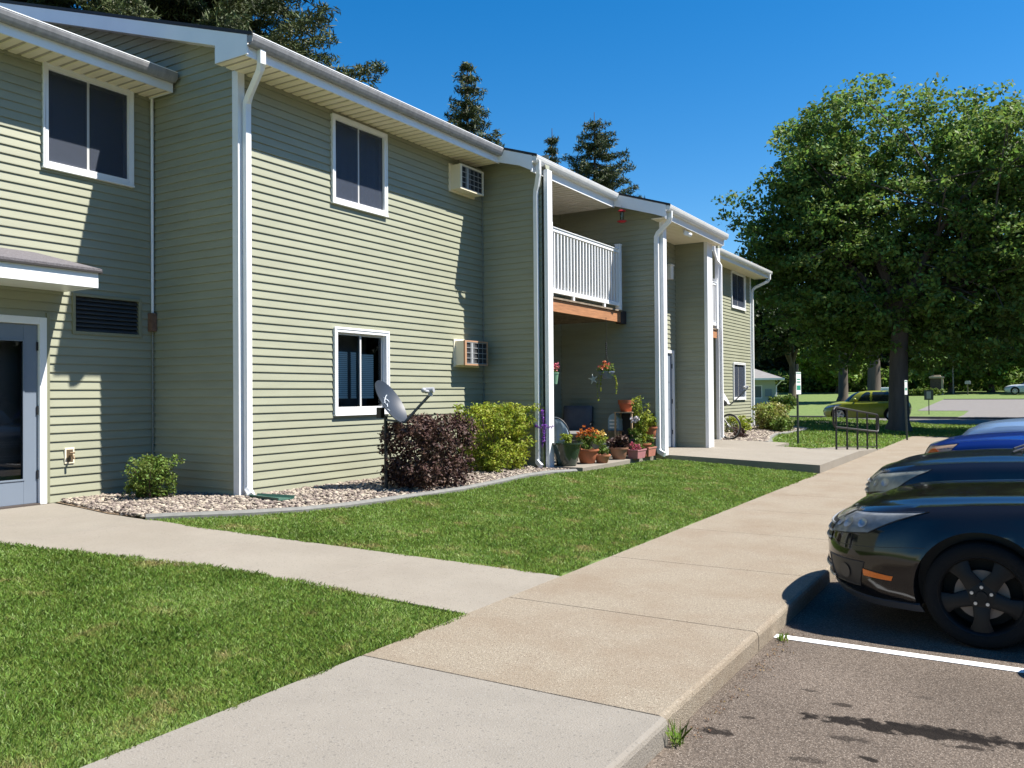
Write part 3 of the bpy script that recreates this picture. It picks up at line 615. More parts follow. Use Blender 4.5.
# windows
def window(H, X, sash_split=.5, blinds=None, screen=True, mull=True, curtain=False):
    y0, y1, z0, z1 = H; xf = X+.045; fw = .062
    mb = MB()
    # outer frame as four mitred boards with stepped profile
    mb.box(X-.06, xf, y0, y0+fw, z0, z1); mb.box(X-.06, xf, y1-fw, y1, z0, z1); mb.box(X-.06, xf-.001, y0+fw, y1-fw, z0, z0+fw); mb.box(X-.06, xf-.001, y0+fw, y1-fw, z1-fw, z1)
    mb.box(xf-.001, xf+.008, y0-.006, y0+.02, z0-.006, z1+.006); mb.box(xf-.001, xf+.008, y1-.02, y1+.006, z0-.006, z1+.006); mb.box(xf-.001, xf+.008, y0+.02, y1-.02, z0-.006, z0+.02); mb.box(xf-.001, xf+.008, y0+.02, y1-.02, z1-.02, z1+.006)
    mb.box(X-.02, xf+.016, y0-.01, y1+.01, z0-.03, z0-.006)
    fr = mb.build('window', M_WHT, BLD, bevel=.003)
    yi0, yi1, zi0, zi1 = y0+fw, y1-fw, z0+fw, z1-fw; ym = yi0+(yi1-yi0)*sash_split
    s = MB(); q = .032; xs = X-.005
    for (a, b, xx) in ((yi0, ym+.015, xs), (ym-.015, yi1, xs-.022)):
        s.box(xx-.02, xx, a, a+q, zi0, zi1); s.box(xx-.02, xx, b-q, b, zi0, zi1); s.box(xx-.02, xx, a+q, b-q, zi0, zi0+q); s.box(xx-.02, xx, a+q, b-q, zi1-q, zi1)
    s.build('sash', mat('sash_vinyl', (.55, .55, .54), rough=.45), fr)
    for (xx, a, b) in ((xs-.010, yi0+q, ym-.015), (xs-.032, ym+.017, yi1-q)):
        g = MB(); g.add([(xx, a, zi0+q), (xx, b, zi0+q), (xx, b, zi1-q), (xx, a, zi1-q)], [(0, 1, 2, 3)]); g.build('pane', M_GLASS, fr, fix=False)
    if screen:
        c = MB(); c.box(xs+.004, xs+.006, yi0, ym-.02, zi0, zi1); c.build('insect_screen', M_SCREEN, fr); c = MB(); c.box(xs+.004, xs+.006, ym+.016, yi1, zi0, zi1); c.build('insect_screen', M_SCREEN, fr)
    if 1:
        c = MB(); c.box(X-.5, X-.49, y0-.1, y1+.1, z0-.1, z1+.1); c.build('room_backing', mat('dim_room', (.15, .16, .165), rough=.9), fr)
        if curtain:
            b = MB(); P = []
            for i in range(60):
                u = i/59; yy = y0+.05+(y1-y0-.1)*u; xx = X-.14+.018*math.sin(u*47+2*math.sin(u*9)); P.append([(xx, yy, z0+.0), (xx, yy, z1)])
            b.grid(P); b.build('curtain', mat('blue_curtain', (.10, .13, .24), rough=.9), fr, smooth=True)
        if blinds:
            for (a, e, za, zb) in blinds:
                b = MB()
                n = int((zb-za)/.028)
                for i in range(n): z = za+(zb-za)*i/n; b.add([(X-.062, a, z+.024), (X-.062, e, z+.024), (X-.052, e, z), (X-.052, a, z)], [(0, 1, 2, 3)])
                b.box(X-.066, X-.052, a, e, za-.02, za)
                b.build('blind', mat('teal_blind', (.75, .86, .82), rough=.6), fr, fix=False)
    return fr
window(W_UP0, X0, .5); window(W_UP1, X1, .5, curtain=True)
window(W_LO1, X1, .5, screen=False, blinds=[(8.72, 9.06, 1.47, 2.12), (9.13, 9.24, 1.47, 2.12), (9.30, 9.62, 1.47, 2.10)])
window(W_UP4, X1, .5, curtain=True); window(W_LO4, X1, .5)

# vent louvre
mb = MB(); y0, y1, z0, z1 = VENT; t = .03; x = X0
mb.box(x-.03, x+.032, y0-t, y0+.01, z0-t, z1+t); mb.box(x-.03, x+.032, y1-.01, y1+t, z0-t, z1+t); mb.box(x-.03, x+.031, y0+.01, y1-.01, z0-t, z0+.008); mb.box(x-.03, x+.031, y0+.01, y1-.01, z1-.008, z1+t)
vo = mb.build('vent', MC['sage_trim'], BLD, bevel=.003)
mb = MB()
for i in range(8):
    z = z0+.02+i*(z1-z0-.02)/8; mb.add([(x+.012, y0+.01, z), (x+.012, y1-.01, z), (x-.03, y1-.01, z+.045), (x-.03, y0+.01, z+.045), (x+.012, y0+.01, z-.006), (x+.012, y1-.01, z-.006), (x-.03, y1-.01, z+.039), (x-.03, y0+.01, z+.039)], [(0, 1, 2, 3), (7, 6, 5, 4), (0, 4, 5, 1), (3, 2, 6, 7)])
mb.build('louvre', mat('dark_louvre', (.05, .055, .06), rough=.5), vo)
mb = MB(); mb.box(x-.06, x-.05, y0, y1, z0, z1); mb.build('backing', M_DARK, vo)
# hose bib box
mb = MB(); mb.box(X0+.0, X0+.03, 5.84, 5.96, .70, .89); sb = mb.build('spigot', M_CREAM, BLD, bevel=.005)
mb = MB(); mb.box(X0+.0301, X0+.033, 5.86, 5.94, .72, .87); mb.tube([(X0+.03, 5.9, .80), (X0+.1, 5.9, .80), (X0+.12, 5.9, .76)], .014, 8); mb.tube([(X0+.08, 5.87, .83), (X0+.08, 5.93, .83)], .012, 8); mb.build('tap', mat('brass_dark', (.18, .13, .08), rough=.5, metal=.5), sb)

# entrance door 1 (glazed)
y0, y1, z0, z1 = DOOR1; x = X0
mb = MB(); fw = .085
mb.box(x-.12, x+.04, y0, y0+fw, z0, z1); mb.box(x-.12, x+.04, y1-fw, y1, z0, z1); mb.box(x-.12, x+.039, y0+fw, y1-fw, z1-fw, z1)
d = mb.build('entrance_door', M_WHT, BLD, bevel=.004)
mb = MB(); a, b, zt = y0+fw+.004, y1-fw-.004, z1-fw-.004; xl = x-.005
mb.box(xl-.045, xl, a, a+.16, z0+.02, zt); mb.box(xl-.045, xl, b-.16, b, z0+.02, zt); mb.box(xl-.045, xl-.001, a+.16, b-.16, z0+.02, z0+.30); mb.box(xl-.045, xl-.001, a+.16, b-.16, zt-.19, zt)
mb.box(xl, xl+.008, a+.15, a+.17, z0+.29, zt-.18); mb.box(xl, xl+.008, b-.17, b-.15, z0+.29, zt-.18); mb.box(xl, xl+.008, a+.17, b-.17, z0+.29, z0+.31); mb.box(xl, xl+.008, a+.17, b-.17, zt-.20, zt-.18)
mb.build('leaf', M_BLUEDOOR, d, bevel=.002)
mb = MB(); mb.add([(xl-.02, a+.16, z0+.3), (xl-.02, b-.16, z0+.3), (xl-.02, b-.16, zt-.19), (xl-.02, a+.16, zt-.19)], [(0, 1, 2, 3)]); mb.build('pane', M_GLASS, d, fix=False)
mb = MB(); mb.box(x-.4, x-.39, y0, y1, z0, z1); mb.build('room_backing', MC['dim_room'], d)
for z in (z0+.3, z0+1.05, z0+1.80): mb = MB(); mb.box(x+.0, x+.012, y1-fw-.02, y1-fw+.012, z, z+.1); mb.build('hinge', M_BMET, d)
mb = MB(); mb.box(x-.1, x+.05, y0+fw, y1-fw, z0-.005, z0+.018); mb.build('threshold', mat('bronze_sill', (.12, .1, .09), rough=.5, metal=.5), d)
mb = MB(); mb.tube([(xl, a+.07, z0+1.0), (xl+.06, a+.07, z0+1.0), (xl+.06, a+.17, z0+1.0)], .012, 8); mb.build('handle', M_GREYM, d, smooth=True)
# canopy over door 1
cx, ye, yw = -9.20, 5.84, 3.3
mb = MB(); mb.box(X0+.02, cx-.004, yw, ye-.004, 2.77, 2.80); mb.box(cx-.02, cx, yw, ye, 2.765, 2.955); mb.box(X0+.02, cx-.02, ye-.02, ye, 2.766, 2.954)
can = mb.build('door_canopy', M_WHT, BLD)
mb = MB(); A = [(cx+.03, yw, 2.965), (cx+.03, ye+.03, 2.965), (X0+.01, ye+.03-.0, 2.965), (X0+.01, yw, 2.965)]
zt = 3.20
mb.add([(cx+.03, yw, 2.957), (cx+.03, ye+.03, 2.957), (X0+.012, ye+.03, 2.957), (X0+.012, yw, 2.957), (cx+.03, yw, 2.985), (cx+.03, ye+.03, 2.985), (X0+.012, ye+.03, 2.985), (X0+.012, yw, 2.985), (X0+.012, ye-.35, zt), (X0+.012, yw, zt)],
       [(0, 1, 2, 3), (0, 4, 5, 1), (1, 5, 6, 2), (4, 9, 8, 5), (5, 8, 6), (0, 3, 7, 9, 4), (2, 6, 8, 9, 7, 3)])
mb.build('canopy_roof', M_SHIN2, can)
mb = MB(); mb.box(cx+.0, cx+.034, yw, ye+.034, 2.935, 2.958); mb.build('canopy_edge', M_EDGE, can)
mb = MB(); mb.box(X0+.03, cx, ye+.0, ye+.034, 2.935, 2.956); mb.build('canopy_edge', M_EDGE, can)
# second entry door
y0, y1, z0, z1 = DOOR2; x = -6.95
mb = MB(); mb.box(x-.1, x+.035, y0, y0+.07, z0, z1); mb.box(x-.1, x+.035, y1-.07, y1, z0, z1); mb.box(x-.1, x+.034, y0+.07, y1-.07, z1-.07, z1); d = mb.build('entrance_door', M_WHT, BLD, bevel=.004)
mb = MB(); mb.box(x-.05, x-.004, y0+.074, y1-.074, z0+.02, z1-.074)
for k in range(3):
    for yy in (y0+.17, y0+.58): mb.box(x-.004, x+.004, yy, yy+.28, z0+.25+k*.62, z0+.75+k*.62)
mb.build('leaf', M_BLUEDOOR, d, bevel=.002)
for z in (z0+.3, z0+1.0, z0+1.8): mb = MB(); mb.box(x+.0, x+.012, y1-.09, y1-.06, z, z+.1); mb.build('hinge', M_BMET, d)
mb = MB(); mb.tube([(x, y0+.14, z0+1.0), (x+.06, y0+.14, z0+1.0)], .025, 10); mb.build('handle', M_GREYM, d)
# porch light and floodlight in the recess
mb = MB(); mb.box(-6.93, -6.80, 17.95, 18.12, 4.05, 4.35); mb.box(-6.93, -6.78, 17.93, 18.14, 4.35, 4.38); mb.build('wall_light', mat('frosted_fixture', (.75, .74, .7), rough=.3), BLD, bevel=.01)
mb = MB(); mb.tube([(-6.1, 16.9, 4.90), (-6.1, 16.9, 4.84)], .03, 8); mb.tube([(-6.1, 16.9, 4.84), (-6.02, 16.78, 4.80)], [.03, .05], 10); mb.tube([(-6.1, 16.9, 4.84), (-6.02, 17.05, 4.80)], [.03, .05], 10); mb.build('floodlight', M_WHT, BLD, smooth=True)

# through-wall air conditioners
def ac(y0, z0, h, brown, X=X1):
    x0, x1 = X+.0, X+.235; y1 = y0+.69
    mb = MB(); mb.box(x0, x1-.03, y0, y1, z0, z0+h); mb.box(x0, x0+.03, y0-.035, y1+.035, z0-.03, z0+h+.03)
    o = mb.build('air_conditioner', M_CREAM, BLD, bevel=.006)
    mb = MB(); mb.box(x1-.03, x1, y0-.004, y0+.045, z0-.004, z0+h+.004); mb.box(x1-.03, x1, y1-.025, y1+.004, z0-.004, z0+h+.004); mb.box(x1-.03, x1, y0+.045, y1-.025, z0-.004, z0+.02); mb.box(x1-.03, x1, y0+.045, y1-.025, z0+h-.02, z0+h+.004)
    mb.build('case_frame', mat('rusty_tan_frame', (.42, .24, .14), rough=.7) if brown else M_CREAM, o)
    mb = MB(); mb.box(x1-.028, x1-.02, y0+.045, y1-.025, z0+.02, z0+h-.02); mb.build('coil', M_DARK, o)
    mb = MB()
    for k in range(5): zz = z0+.03+k*(h-.06)/4; mb.box(x1-.012, x1-.004, y0+.045, y1-.025, zz-.004, zz+.004)
    for k in range(1, 5): yy = y0+.045+k*(.62)/5; mb.box(x1-.014, x1-.008, yy-.003, yy+.003, z0+.02, z0+h-.02)
    mb.box(x1-.016, x1-.006, y0+.19, y0+.25, z0+.02, z0+h-.02)
    mb.build('grille', mat('pale_grille', (.34, .35, .36), rough=.5), o)
ac(11.50, 4.93, .41, False); ac(11.60, 1.99, .41, True)

# balconies
def balcony(y0, y1, xw):
    xf = -6.99; zd = 3.16
    mb = MB(); mb.box(xf-.04, xf, y0, y1, 2.92, 3.13); 
    b = mb.build('balcony', M_WOOD, BLD, bevel=.004)
    mb = MB()
    y = y0
    x = xw
    for k in range(int((xf-xw)/.14)): xx = xf+.03-.14*k; mb.box(xx-.134, xx, y0, y1, 3.135, 3.165)
    mb.build('decking', M_DWOOD, b)
    mb = MB()
    for k in range(9): yy = y0+.1+k*(y1-y0-.2)/8; mb.box(xw, xf-.04, yy-.02, yy+.02, 2.94, 3.13)
    mb.build('joist', M_DWOOD, b)
    mb = MB(); mb.box(xf-.03, xf+.03, y0, y1-.05, 4.30, 4.36); mb.box(xf-.045, xf+.045, y0, y1-.05, 4.36, 4.375); mb.box(xf-.025, xf+.025, y0, y1-.05, 3.24, 3.31)
    n = int((y1-y0)/.125)
    for k in range(n): yy = y0+.06+k*(y1-y0-.14)/n; mb.box(xf-.018, xf+.018, yy-.018, yy+.018, 3.30, 4.31)
    for yy in (y0+.9, y0+2.2): 
        if yy < y1: mb.box(xf-.02, xf+.02, yy-.03, yy+.03, 3.165, 3.25)
    mb.box(xf-.05, xf+.05, y1-.14, y1-.04, 3.165, 4.46); mb.box(xf-.06, xf+.06, y1-.15, y1-.03, 4.46, 4.48)
    mb.box(xf-.045, xf+.045, y0, y0+.07, 3.165, 4.45)
    mb.build('railing', M_WHT, b, bevel=.002)
balcony(12.65, 15.62, XB+.02)
mb = MB(); mb.box(-7.1, -6.98, 15.62, 15.88, 2.90, 3.16); mb.build('ledger_block', mat('charred_wood', (.04, .03, .03), rough=.9), BLD)
balcony(18.95, 21.78, XB+.02)

# ------------------------------------------------------------------ foliage materials
def leafm(name, c, isl=.45, tr=.35, rough=.6, c2=None, sc=1.): return mat(name, c, rough=rough, island=isl, transl=tr, spec=.35, col2=c2, scale=sc, var=.15)
L_MAPLE = leafm('maple_leaf', (.075, .150, .022), c2=(.19, .28, .06), sc=.6, tr=.45)
L_BRIGHT = leafm('bright_leaf', (.13, .22, .03), c2=(.20, .30, .05), sc=.4)
L_DEEP = leafm('deep_leaf', (.022, .042, .012), c2=(.045, .075, .018), sc=.3, tr=.2)
L_SPR = leafm('spruce_needle', (.035, .058, .018), c2=(.085, .105, .032), sc=.6, tr=.1)
L_BURG = leafm('burgundy_leaf', (.045, .022, .018), c2=(.105, .055, .042), sc=7, tr=.15, isl=.6)
L_YEL = leafm('golden_leaf', (.40, .42, .035), c2=(.16, .24, .03), sc=5, tr=.35)
L_GRN = leafm('green_leaf', (.085, .15, .02), c2=(.16, .22, .04), sc=9)
L_ORG = leafm('orange_flower', (.50, .14, .02), isl=.4)
L_PINK = leafm('pink_flower', (.48, .10, .15), isl=.3)
L_WHF = leafm('white_flower', (.8, .75, .78), isl=.15)
L_PUR = leafm('purple_flower', (.22, .06, .42), isl=.4)
M_BARK = mat('grey_brown_bark', (.095, .075, .058), rough=.95, var=.35, scale=3, bump=1, bscale=9, stretch=(1, 1, .2))
M_TWIG = mat('twig', (.12, .08, .06), rough=.9)

# ------------------------------------------------------------------ shrubs
def hedge_points(rng, n, a, b, c, box=.55):
    """points in a superellipsoid shell"""
    d = rng.normal(size=(n, 3)); d /= np.linalg.norm(d, axis=1, keepdims=True)
    p = np.sign(d)*np.abs(d)**box; r = (.35+.67*rng.random((n, 1))**.4)
    return p*r*np.array([a, b, c])
def shrub(name, loc, dims, nclump, nleaf, lsize, leafm_, label, cat='shrub', box=.55, seed=1, clump=.09, group=None, shoots=0, stems=8):
    rng = np.random.default_rng(seed); t = thing(name, loc, label, cat, group); a, b, h = dims
    C = hedge_points(rng, nclump, a-clump*.6, b-clump*.6, h/2, box); m_ = rng.random(nclump) < .4; C[m_] = (rng.random((m_.sum(), 3))-.5)*np.array([a*1.5, b*1.7, h*.85]); C[:, 2] += h/2+.04; C[:, :2] *= (.72+.28*np.clip(C[:, 2:3]/(h*.45), 0, 1))
    C += 0.03*rng.normal(size=C.shape)
    if shoots:
        k = shoots; S = np.stack([rng.uniform(-a, a, k)*.9, rng.uniform(-b, b, k)*.9, h+rng.uniform(-.02, .07, k)], 1); C = np.concatenate([C, S])
    C += np.array(loc); V, F = leaves(C, clump, nleaf, lsize, rng)
    npmesh('foliage', V, F, leafm_, t)
    mb = MB(); r_ = random.Random(seed)
    for i in range(stems):
        x, y = r_.uniform(-a*.35, a*.35), r_.uniform(-b*.35, b*.35); ex, ey = x*2.1+r_.uniform(-.1, .1), y*2.1+r_.uniform(-.1, .1)
        mb.tube([(loc[0]+x*.5, loc[1]+y*.5, loc[2]-.05), (loc[0]+x, loc[1]+y, loc[2]+h*.35), (loc[0]+ex, loc[1]+ey, loc[2]+h*.85)], [.014, .011, .004], 5)
    mb.build('stem', M_TWIG, t); return t
shrub('burgundy_shrub', (-7.0, 9.2, .20), (.55, .72, .93), 520, 26, .024, L_BURG, 'clipped burgundy leaved shrub in front of the satellite dish', box=.5, seed=2, shoots=30, stems=14)
shrub('golden_shrub', (-7.42, 11.60, .22), (.50, .74, 1.02), 520, 24, .024, L_YEL, 'clipped yellow green shrub between the burgundy shrub and the white downspout', box=.5, seed=3, shoots=60, stems=14)
shrub('small_round_shrub', (-9.05, 6.42, .25), (.30, .30, .44), 170, 24, .018, L_GRN, 'small round green shrub in the pebbles beside the conduit corner', box=.85, seed=4, clump=.07, shoots=22, stems=8)
shrub('flowering_shrub', (-7.25, 28.2, .2), (.45, 1.15, .80), 260, 22, .04, mat('pale_gold_leaf', (.40, .30, .09), rough=.5, island=.6, transl=.3, var=.3, scale=2, col2=(.20, .30, .05)), 'loose golden shrub at the far corner of the building', box=.9, seed=5, clump=.16, shoots=30)
shrub('daylily_clump', (-6.75, 27.6, .2), (.25, .7, .40), 120, 20, .05, L_GRN, 'low leafy clump in the pebbles by the far shrub', box=.9, seed=6, clump=.12, stems=4)
shrub('red_leaf_plant', (-6.85, 23.3, .2), (.22, .22, .28), 40, 18, .03, L_BURG, 'small dark red plant by the bicycle wheel', seed=7, clump=.07, stems=4)
shrub('low_leafy_plant', (-7.5, 25.3, .2), (.3, .6, .5), 90, 18, .04, L_YEL, 'yellow green plant against the far siding beyond the bicycle', seed=8, clump=.09, stems=4)

# weeds at the kerb
def weed(loc, h, n, label, seed):
    rng = np.random.default_rng(seed); k = n; a = rng.random(k)*6.28; l = h*(.4+.6*rng.random(k)); s = .9*l*rng.random(k)
    P = np.stack([rng.normal(size=k)*.02, rng.normal(size=k)*.02, np.zeros(k)], 1)+np.array(loc); w = .0028
    dx = np.stack([np.cos(a)*w, np.sin(a)*w, 0*a], 1); tip = P+np.stack([np.cos(a+1.57)*s, np.sin(a+1.57)*s, l], 1); mid = P*.5+tip*.5+np.stack([0*a, 0*a, l*.12], 1)
    V = np.stack([P-dx, P+dx, mid+dx, tip, mid-dx], 1).reshape(-1, 3); o = npmesh('weed', V-np.array(loc), np.arange(len(V)).reshape(-1, 5), M_GRASS); o.location = loc
    return setp(o, label, 'weed', 'weeds growing at the kerb')
weed((-1.40, 3.72, -.12), .13, 26, 'tall grassy weed at the joint where the grey and tan slabs meet the asphalt', 1)
weed((-1.39, 5.62, -.12), .06, 40, 'tiny green weed by the start of the white stall line', 2)
def leaflitter():
    rng = np.random.default_rng(9); n = 120; y = rng.uniform(3.8, 5.8, n); x = -1.42+np.abs(rng.normal(size=n))*.05+.02
    C = np.stack([x, y, np.full(n, -.112)], 1); V, F = leaves(C, .02, 2, .006, rng, up=3); V[:, 2] = -.117+rng.random(len(V))*.012
    setp(npmesh('leaf_litter', V, F, mat('dry_leaf', (.13, .08, .04), rough=.9, island=.5)), 'dry bits of leaf gathered along the foot of the kerb', 'leaf litter', kind='stuff')
leaflitter()

# ------------------------------------------------------------------ satellite dishes
def dish(loc, face, label, logo=False, scale=1., colr=(.026, .034, .048), post_h=1.05, arm_len=.62):
    t = thing('satellite_dish', loc, label, 'satellite dish', 'satellite dishes on posts')
    L = Vector(loc); mb = MB(); mb.tube([L+Vector((0, 0, -.1)), L+Vector((0, 0, post_h))], .024*scale, 10); mb.build('post', M_BMET if colr[0] < .1 else M_GREYM, t, smooth=True)
    fz = Vector(face).normalized(); rx = fz.cross(Vector((0, 0, 1))).normalized(); ry = rx.cross(fz)
    c = L+Vector((0, 0, post_h+.14*scale))+fz*.10; mb = MB(); n, k = 40, 8; vs = []; a, b = .29*scale, .33*scale
    for side in (0, 1):
        for i in range(k+1):
            for j in range(n):
                an = 2*math.pi*j/n; q = i/k; d = .075*scale*(q*q-1)-(.008*side)
                vs.append(c+rx*a*q*math.cos(an)+ry*b*q*math.sin(an)+fz*d)
    N_ = (k+1)*n; fs = [(s_*N_+i*n+j, s_*N_+i*n+(j+1) % n, s_*N_+(i+1)*n+(j+1) % n, s_*N_+(i+1)*n+j) for s_ in (0, 1) for i in range(k) for j in range(n)]
    fs += [(k*n+j, k*n+(j+1) % n, N_+k*n+(j+1) % n, N_+k*n+j) for j in range(n)]
    mb.add(vs, fs); mb.build('reflector', mat('dish_paint_%d' % int(colr[0]*100), colr, rough=.4), t, smooth=True)
    if logo:
        mb = MB(); r_ = random.Random(4)
        for (u, v, l, an) in [(-.05, .10, .10, 2.5), (-.02, .07, .09, .6), (.02, .05, .10, 2.4), (.05, .0, .08, .7), (.02, -.02, .07, 2.4), (-.06, .05, .05, 1.2), (.10, -.10, .05, .6)]:
            P = []
            for q in (-.5, 0, .5):
                x = u+l*q*math.cos(an); y = v+l*q*math.sin(an)+.012*(1-4*q*q); rr = (x/a)**2+(y/b)**2
                P.append(c+rx*x+ry*y+fz*(.075*scale*(rr-1)+.006))
            mb.tube(P, .0055, 5)
        mb.build('emblem', mat('pale_emblem', (.5, .55, .6), rough=.5), t)
    e = c-ry*b*.95+fz*.02; tip = e+fz*arm_len*.86-ry*.02+Vector((0, 0, .16*arm_len/.62)); mb = MB(); mb.rtube([L+Vector((0, 0, post_h-.05)), e-ry*.02, e+fz*arm_len*.5+Vector((0, 0, .05)), tip], .035*scale, .03*scale, (0, 0, 1)); mb.build('arm', mat('dark_arm', (.07, .08, .09), rough=.5), t, bevel=.004)
    mb = MB(); d = (c-tip).normalized(); mb.tube([tip-Vector((0, 0, .02)), tip+Vector((0, 0, .06))], .03*scale, 10); mb.tube([tip+Vector((0, 0, .05))-d*.05, tip+Vector((0, 0, .06))+d*.07], [.035*scale, .04*scale], 12)
    mb.tube([tip+Vector((0, 0, .03)), tip+rx*.10+Vector((0, 0, .05))+d*.04], .02*scale, 8); mb.sphere(tip+rx*.10+Vector((0, 0, .06))+d*.05, .035*scale, 10)
    mb.build('receiver', mat('grey_receiver', (.35, .36, .38), rough=.45), t, smooth=True)
    mb = MB(); mb.box(c.x-.04-fz.x*.19, c.x+.04-fz.x*.19, c.y-.04-fz.y*.19, c.y+.04-fz.y*.19, c.z-.22, c.z-.08); mb.build('bracket', M_BMET, t, bevel=.006)
    return t
dish((-7.22, 8.60, .22), (.80, .18, .52), 'grey blue satellite dish on a black post behind the burgundy shrub', logo=True, post_h=1.0, arm_len=.5)
dish((-7.25, 22.75, .22), (.8, .1, .5), 'white satellite dish behind the bicycle by the far wall', scale=1.05, colr=(.45, .45, .45), post_h=1.02, arm_len=.6)

# green splash block below the first downspout
mb = MB(); sx, sy = -7.95, 7.02; a = 0
P = []
for i in range(9):
    t_ = i/8; w = .07+.07*t_
    P.append([(sx+.55*t_, sy-w-.0+.02*t_, gz(sx+.5*t_)+.07), (sx+.55*t_, sy-w+.02, gz(sx)+.035), (sx+.55*t_, sy, gz(sx)+.03), (sx+.55*t_, sy+w-.02, gz(sx)+.035), (sx+.55*t_, sy+w, gz(sx)+.07)])
mb.grid(P); o = mb.build('splash_block', mat('dark_green_plastic', (.035, .10, .075), rough=.45), fix=False)
so_ = o.modifiers.new('solid', 'SOLIDIFY'); so_.thickness = .012; setp(o, 'dark green plastic splash block lying on the pebbles under the downspout', 'splash block')

# ------------------------------------------------------------------ patio things
def pot(t, loc, r0, r1, h, m, rim=.02, n=28, soil=True):
    x, y, z = loc; mb = MB()
    mb.lathe([(0, 0), (r0*.9, 0), (r0, .01), (r0+(r1-r0)*.5, h*.5), (r1*.97, h-rim*1.6), (r1*.97+.006, h-rim*1.5), (r1*1.04+.008, h-rim*1.4), (r1*1.05+.008, h), (r1-.012, h), (r1-.02, h-.04), (0, h-.045)], (x, y, z), 'z', n)
    mb.build('pot', m, t, smooth=True)
    if soil: mb = MB(); mb.lathe([(0, h-.03), (r1-.016, h-.035), (r1-.016, h-.04)], (x, y, z), 'z', n); mb.build('soil', M_SOIL, t)
def foliage(t, c, rad, n, nl, ls, m, seed, name='foliage', sq=(1, 1, 1), clump=.05):
    rng = np.random.default_rng(seed); C = rng.normal(size=(n, 3)); C /= np.linalg.norm(C, axis=1, keepdims=True); C *= rng.random((n, 1))**.5*rad*np.array(sq); C += np.array(c)
    V, F = leaves(C, clump, nl, ls, rng); return npmesh(name, V, F, m, t)
def stems(t, base, tops, r, m, name='stem'):
    mb = MB()
    for tp in tops:
        b = Vector(base); tp = Vector(tp); mid = b.lerp(tp, .5)+Vector((0, 0, .04)); mb.tube([b, mid, tp], [r, r*.8, r*.5], 5)
    return mb.build(name, m, t)
PZ = .264
def potted(name, loc, r0, r1, h, m, fol, label, flowers=None, cat='potted plant', seed=1):
    t = thing(name, loc, label, cat); pot(t, loc, r0, r1, h, m)
    x, y, z = loc
    if fol:
        (fm, fr, fh, n, ls) = fol; foliage(t, (x, y, z+h+fh*.8), fr, n, 22, ls, fm, seed, sq=(1, 1, fh/fr)); r_ = random.Random(seed)
        stems(t, (x, y, z+h-.04), [(x+r_.uniform(-fr, fr)*.7, y+r_.uniform(-fr, fr)*.7, z+h+fh*1.1) for _ in range(7)], .005, L_GRN)
    if flowers:
        (fm, fr, fh, n, ls) = flowers; foliage(t, (x, y, z+h+fh), fr, n, 12, ls, fm, seed+50, name='flower', sq=(1, 1, .6), clump=.028)
    return t
potted('potted_plant', (-6.77, 12.82, PZ), .17, .27, .40, mat('green_glazed_ceramic', (.022, .04, .03), rough=.16, var=.3, scale=3, coat=.6), (L_YEL, .1, .09, 14, .022), 'big dark green glazed pot with a small yellow plant, beside the white corner post', seed=21)
potted('potted_plant', (-6.66, 13.40, PZ), .13, .19, .25, M_TERRA, (L_GRN, .20, .18, 60, .018), 'terracotta pot of orange flowers right of the green glazed pot', (L_ORG, .21, .28, 60, .016), seed=22)
potted('potted_plant', (-6.47, 13.60, PZ), .10, .14, .15, mat('light_terracotta', (.42, .17, .085), rough=.75, var=.1, scale=9), (L_GRN, .10, .13, 26, .018), 'small light terracotta pot with a bright green sprig at the front of the patio', seed=23)
potted('potted_plant', (-6.95, 14.55, PZ), .13, .17, .30, mat('grey_pot', (.13, .15, .15), rough=.5), (L_YEL, .16, .08, 30, .022), 'dark grey pot of yellow green plants behind the small terracotta pot', (mat('yellow_bloom', (.75, .55, .15), rough=.5, island=.3), .13, .16, 18, .018), seed=24)
potted('potted_plant', (-6.55, 14.50, PZ), .12, .17, .22, mat('brown_pot', (.30, .15, .09), rough=.7, var=.2, scale=8), (L_BURG, .21, .12, 60, .026), 'brown pot of dark purple coleus in front of the wooden crate', seed=25)
# planter boxes
def planter(loc, L_, W, H, m, label, fol, seed, ang=0):
    t = thing('planter_box', loc, label, 'planter', 'pink planter boxes'); x, y, z = loc; mb = MB()
    o0, o1 = .8, 1.0
    def ring(s, zz, dx=0): return [(x-(W/2)*s+dx, y-(L_/2)*s, zz), (x+(W/2)*s-dx, y-(L_/2)*s, zz), (x+(W/2)*s-dx, y+(L_/2)*s, zz), (x-(W/2)*s+dx, y+(L_/2)*s, zz)]
    rs = [ring(.82, z), ring(.96, z+H-.03), ring(1.03, z+H-.028), ring(1.04, z+H), ring(.94, z+H), ring(.92, z+H-.03)]
    vs = [p for r_ in rs for p in r_]; fs = [(i*4+j, i*4+(j+1) % 4, (i+1)*4+(j+1) % 4, (i+1)*4+j) for i in range(5) for j in range(4)]+[(3, 2, 1, 0)]
    mb.add(vs, fs); mb.build('box', m, t, bevel=.006)
    mb = MB(); mb.add(ring(.94, z+H-.025), [(0, 1, 2, 3)]); mb.build('soil', M_SOIL, t)
    for k, (fm, fx_, fy, fr, fh, n, ls) in enumerate(fol): foliage(t, (x+fx_, y+fy, z+H+fh*.7), fr, n, 20, ls, fm, seed+k, name='foliage' if k == 0 else 'flower', sq=(1, 1, fh/fr))
    return t
M_PKP = mat('dusty_pink_plastic', (.36, .15, .16), rough=.6, var=.08, scale=6)
planter((-6.34, 14.85, PZ), .42, .22, .17, M_PKP, 'dusty pink planter box, left of the two at the patio edge', [(L_GRN, 0, .05, .12, .14, 22, .022), (L_PINK, .02, -.12, .09, .08, 10, .018)], 31)
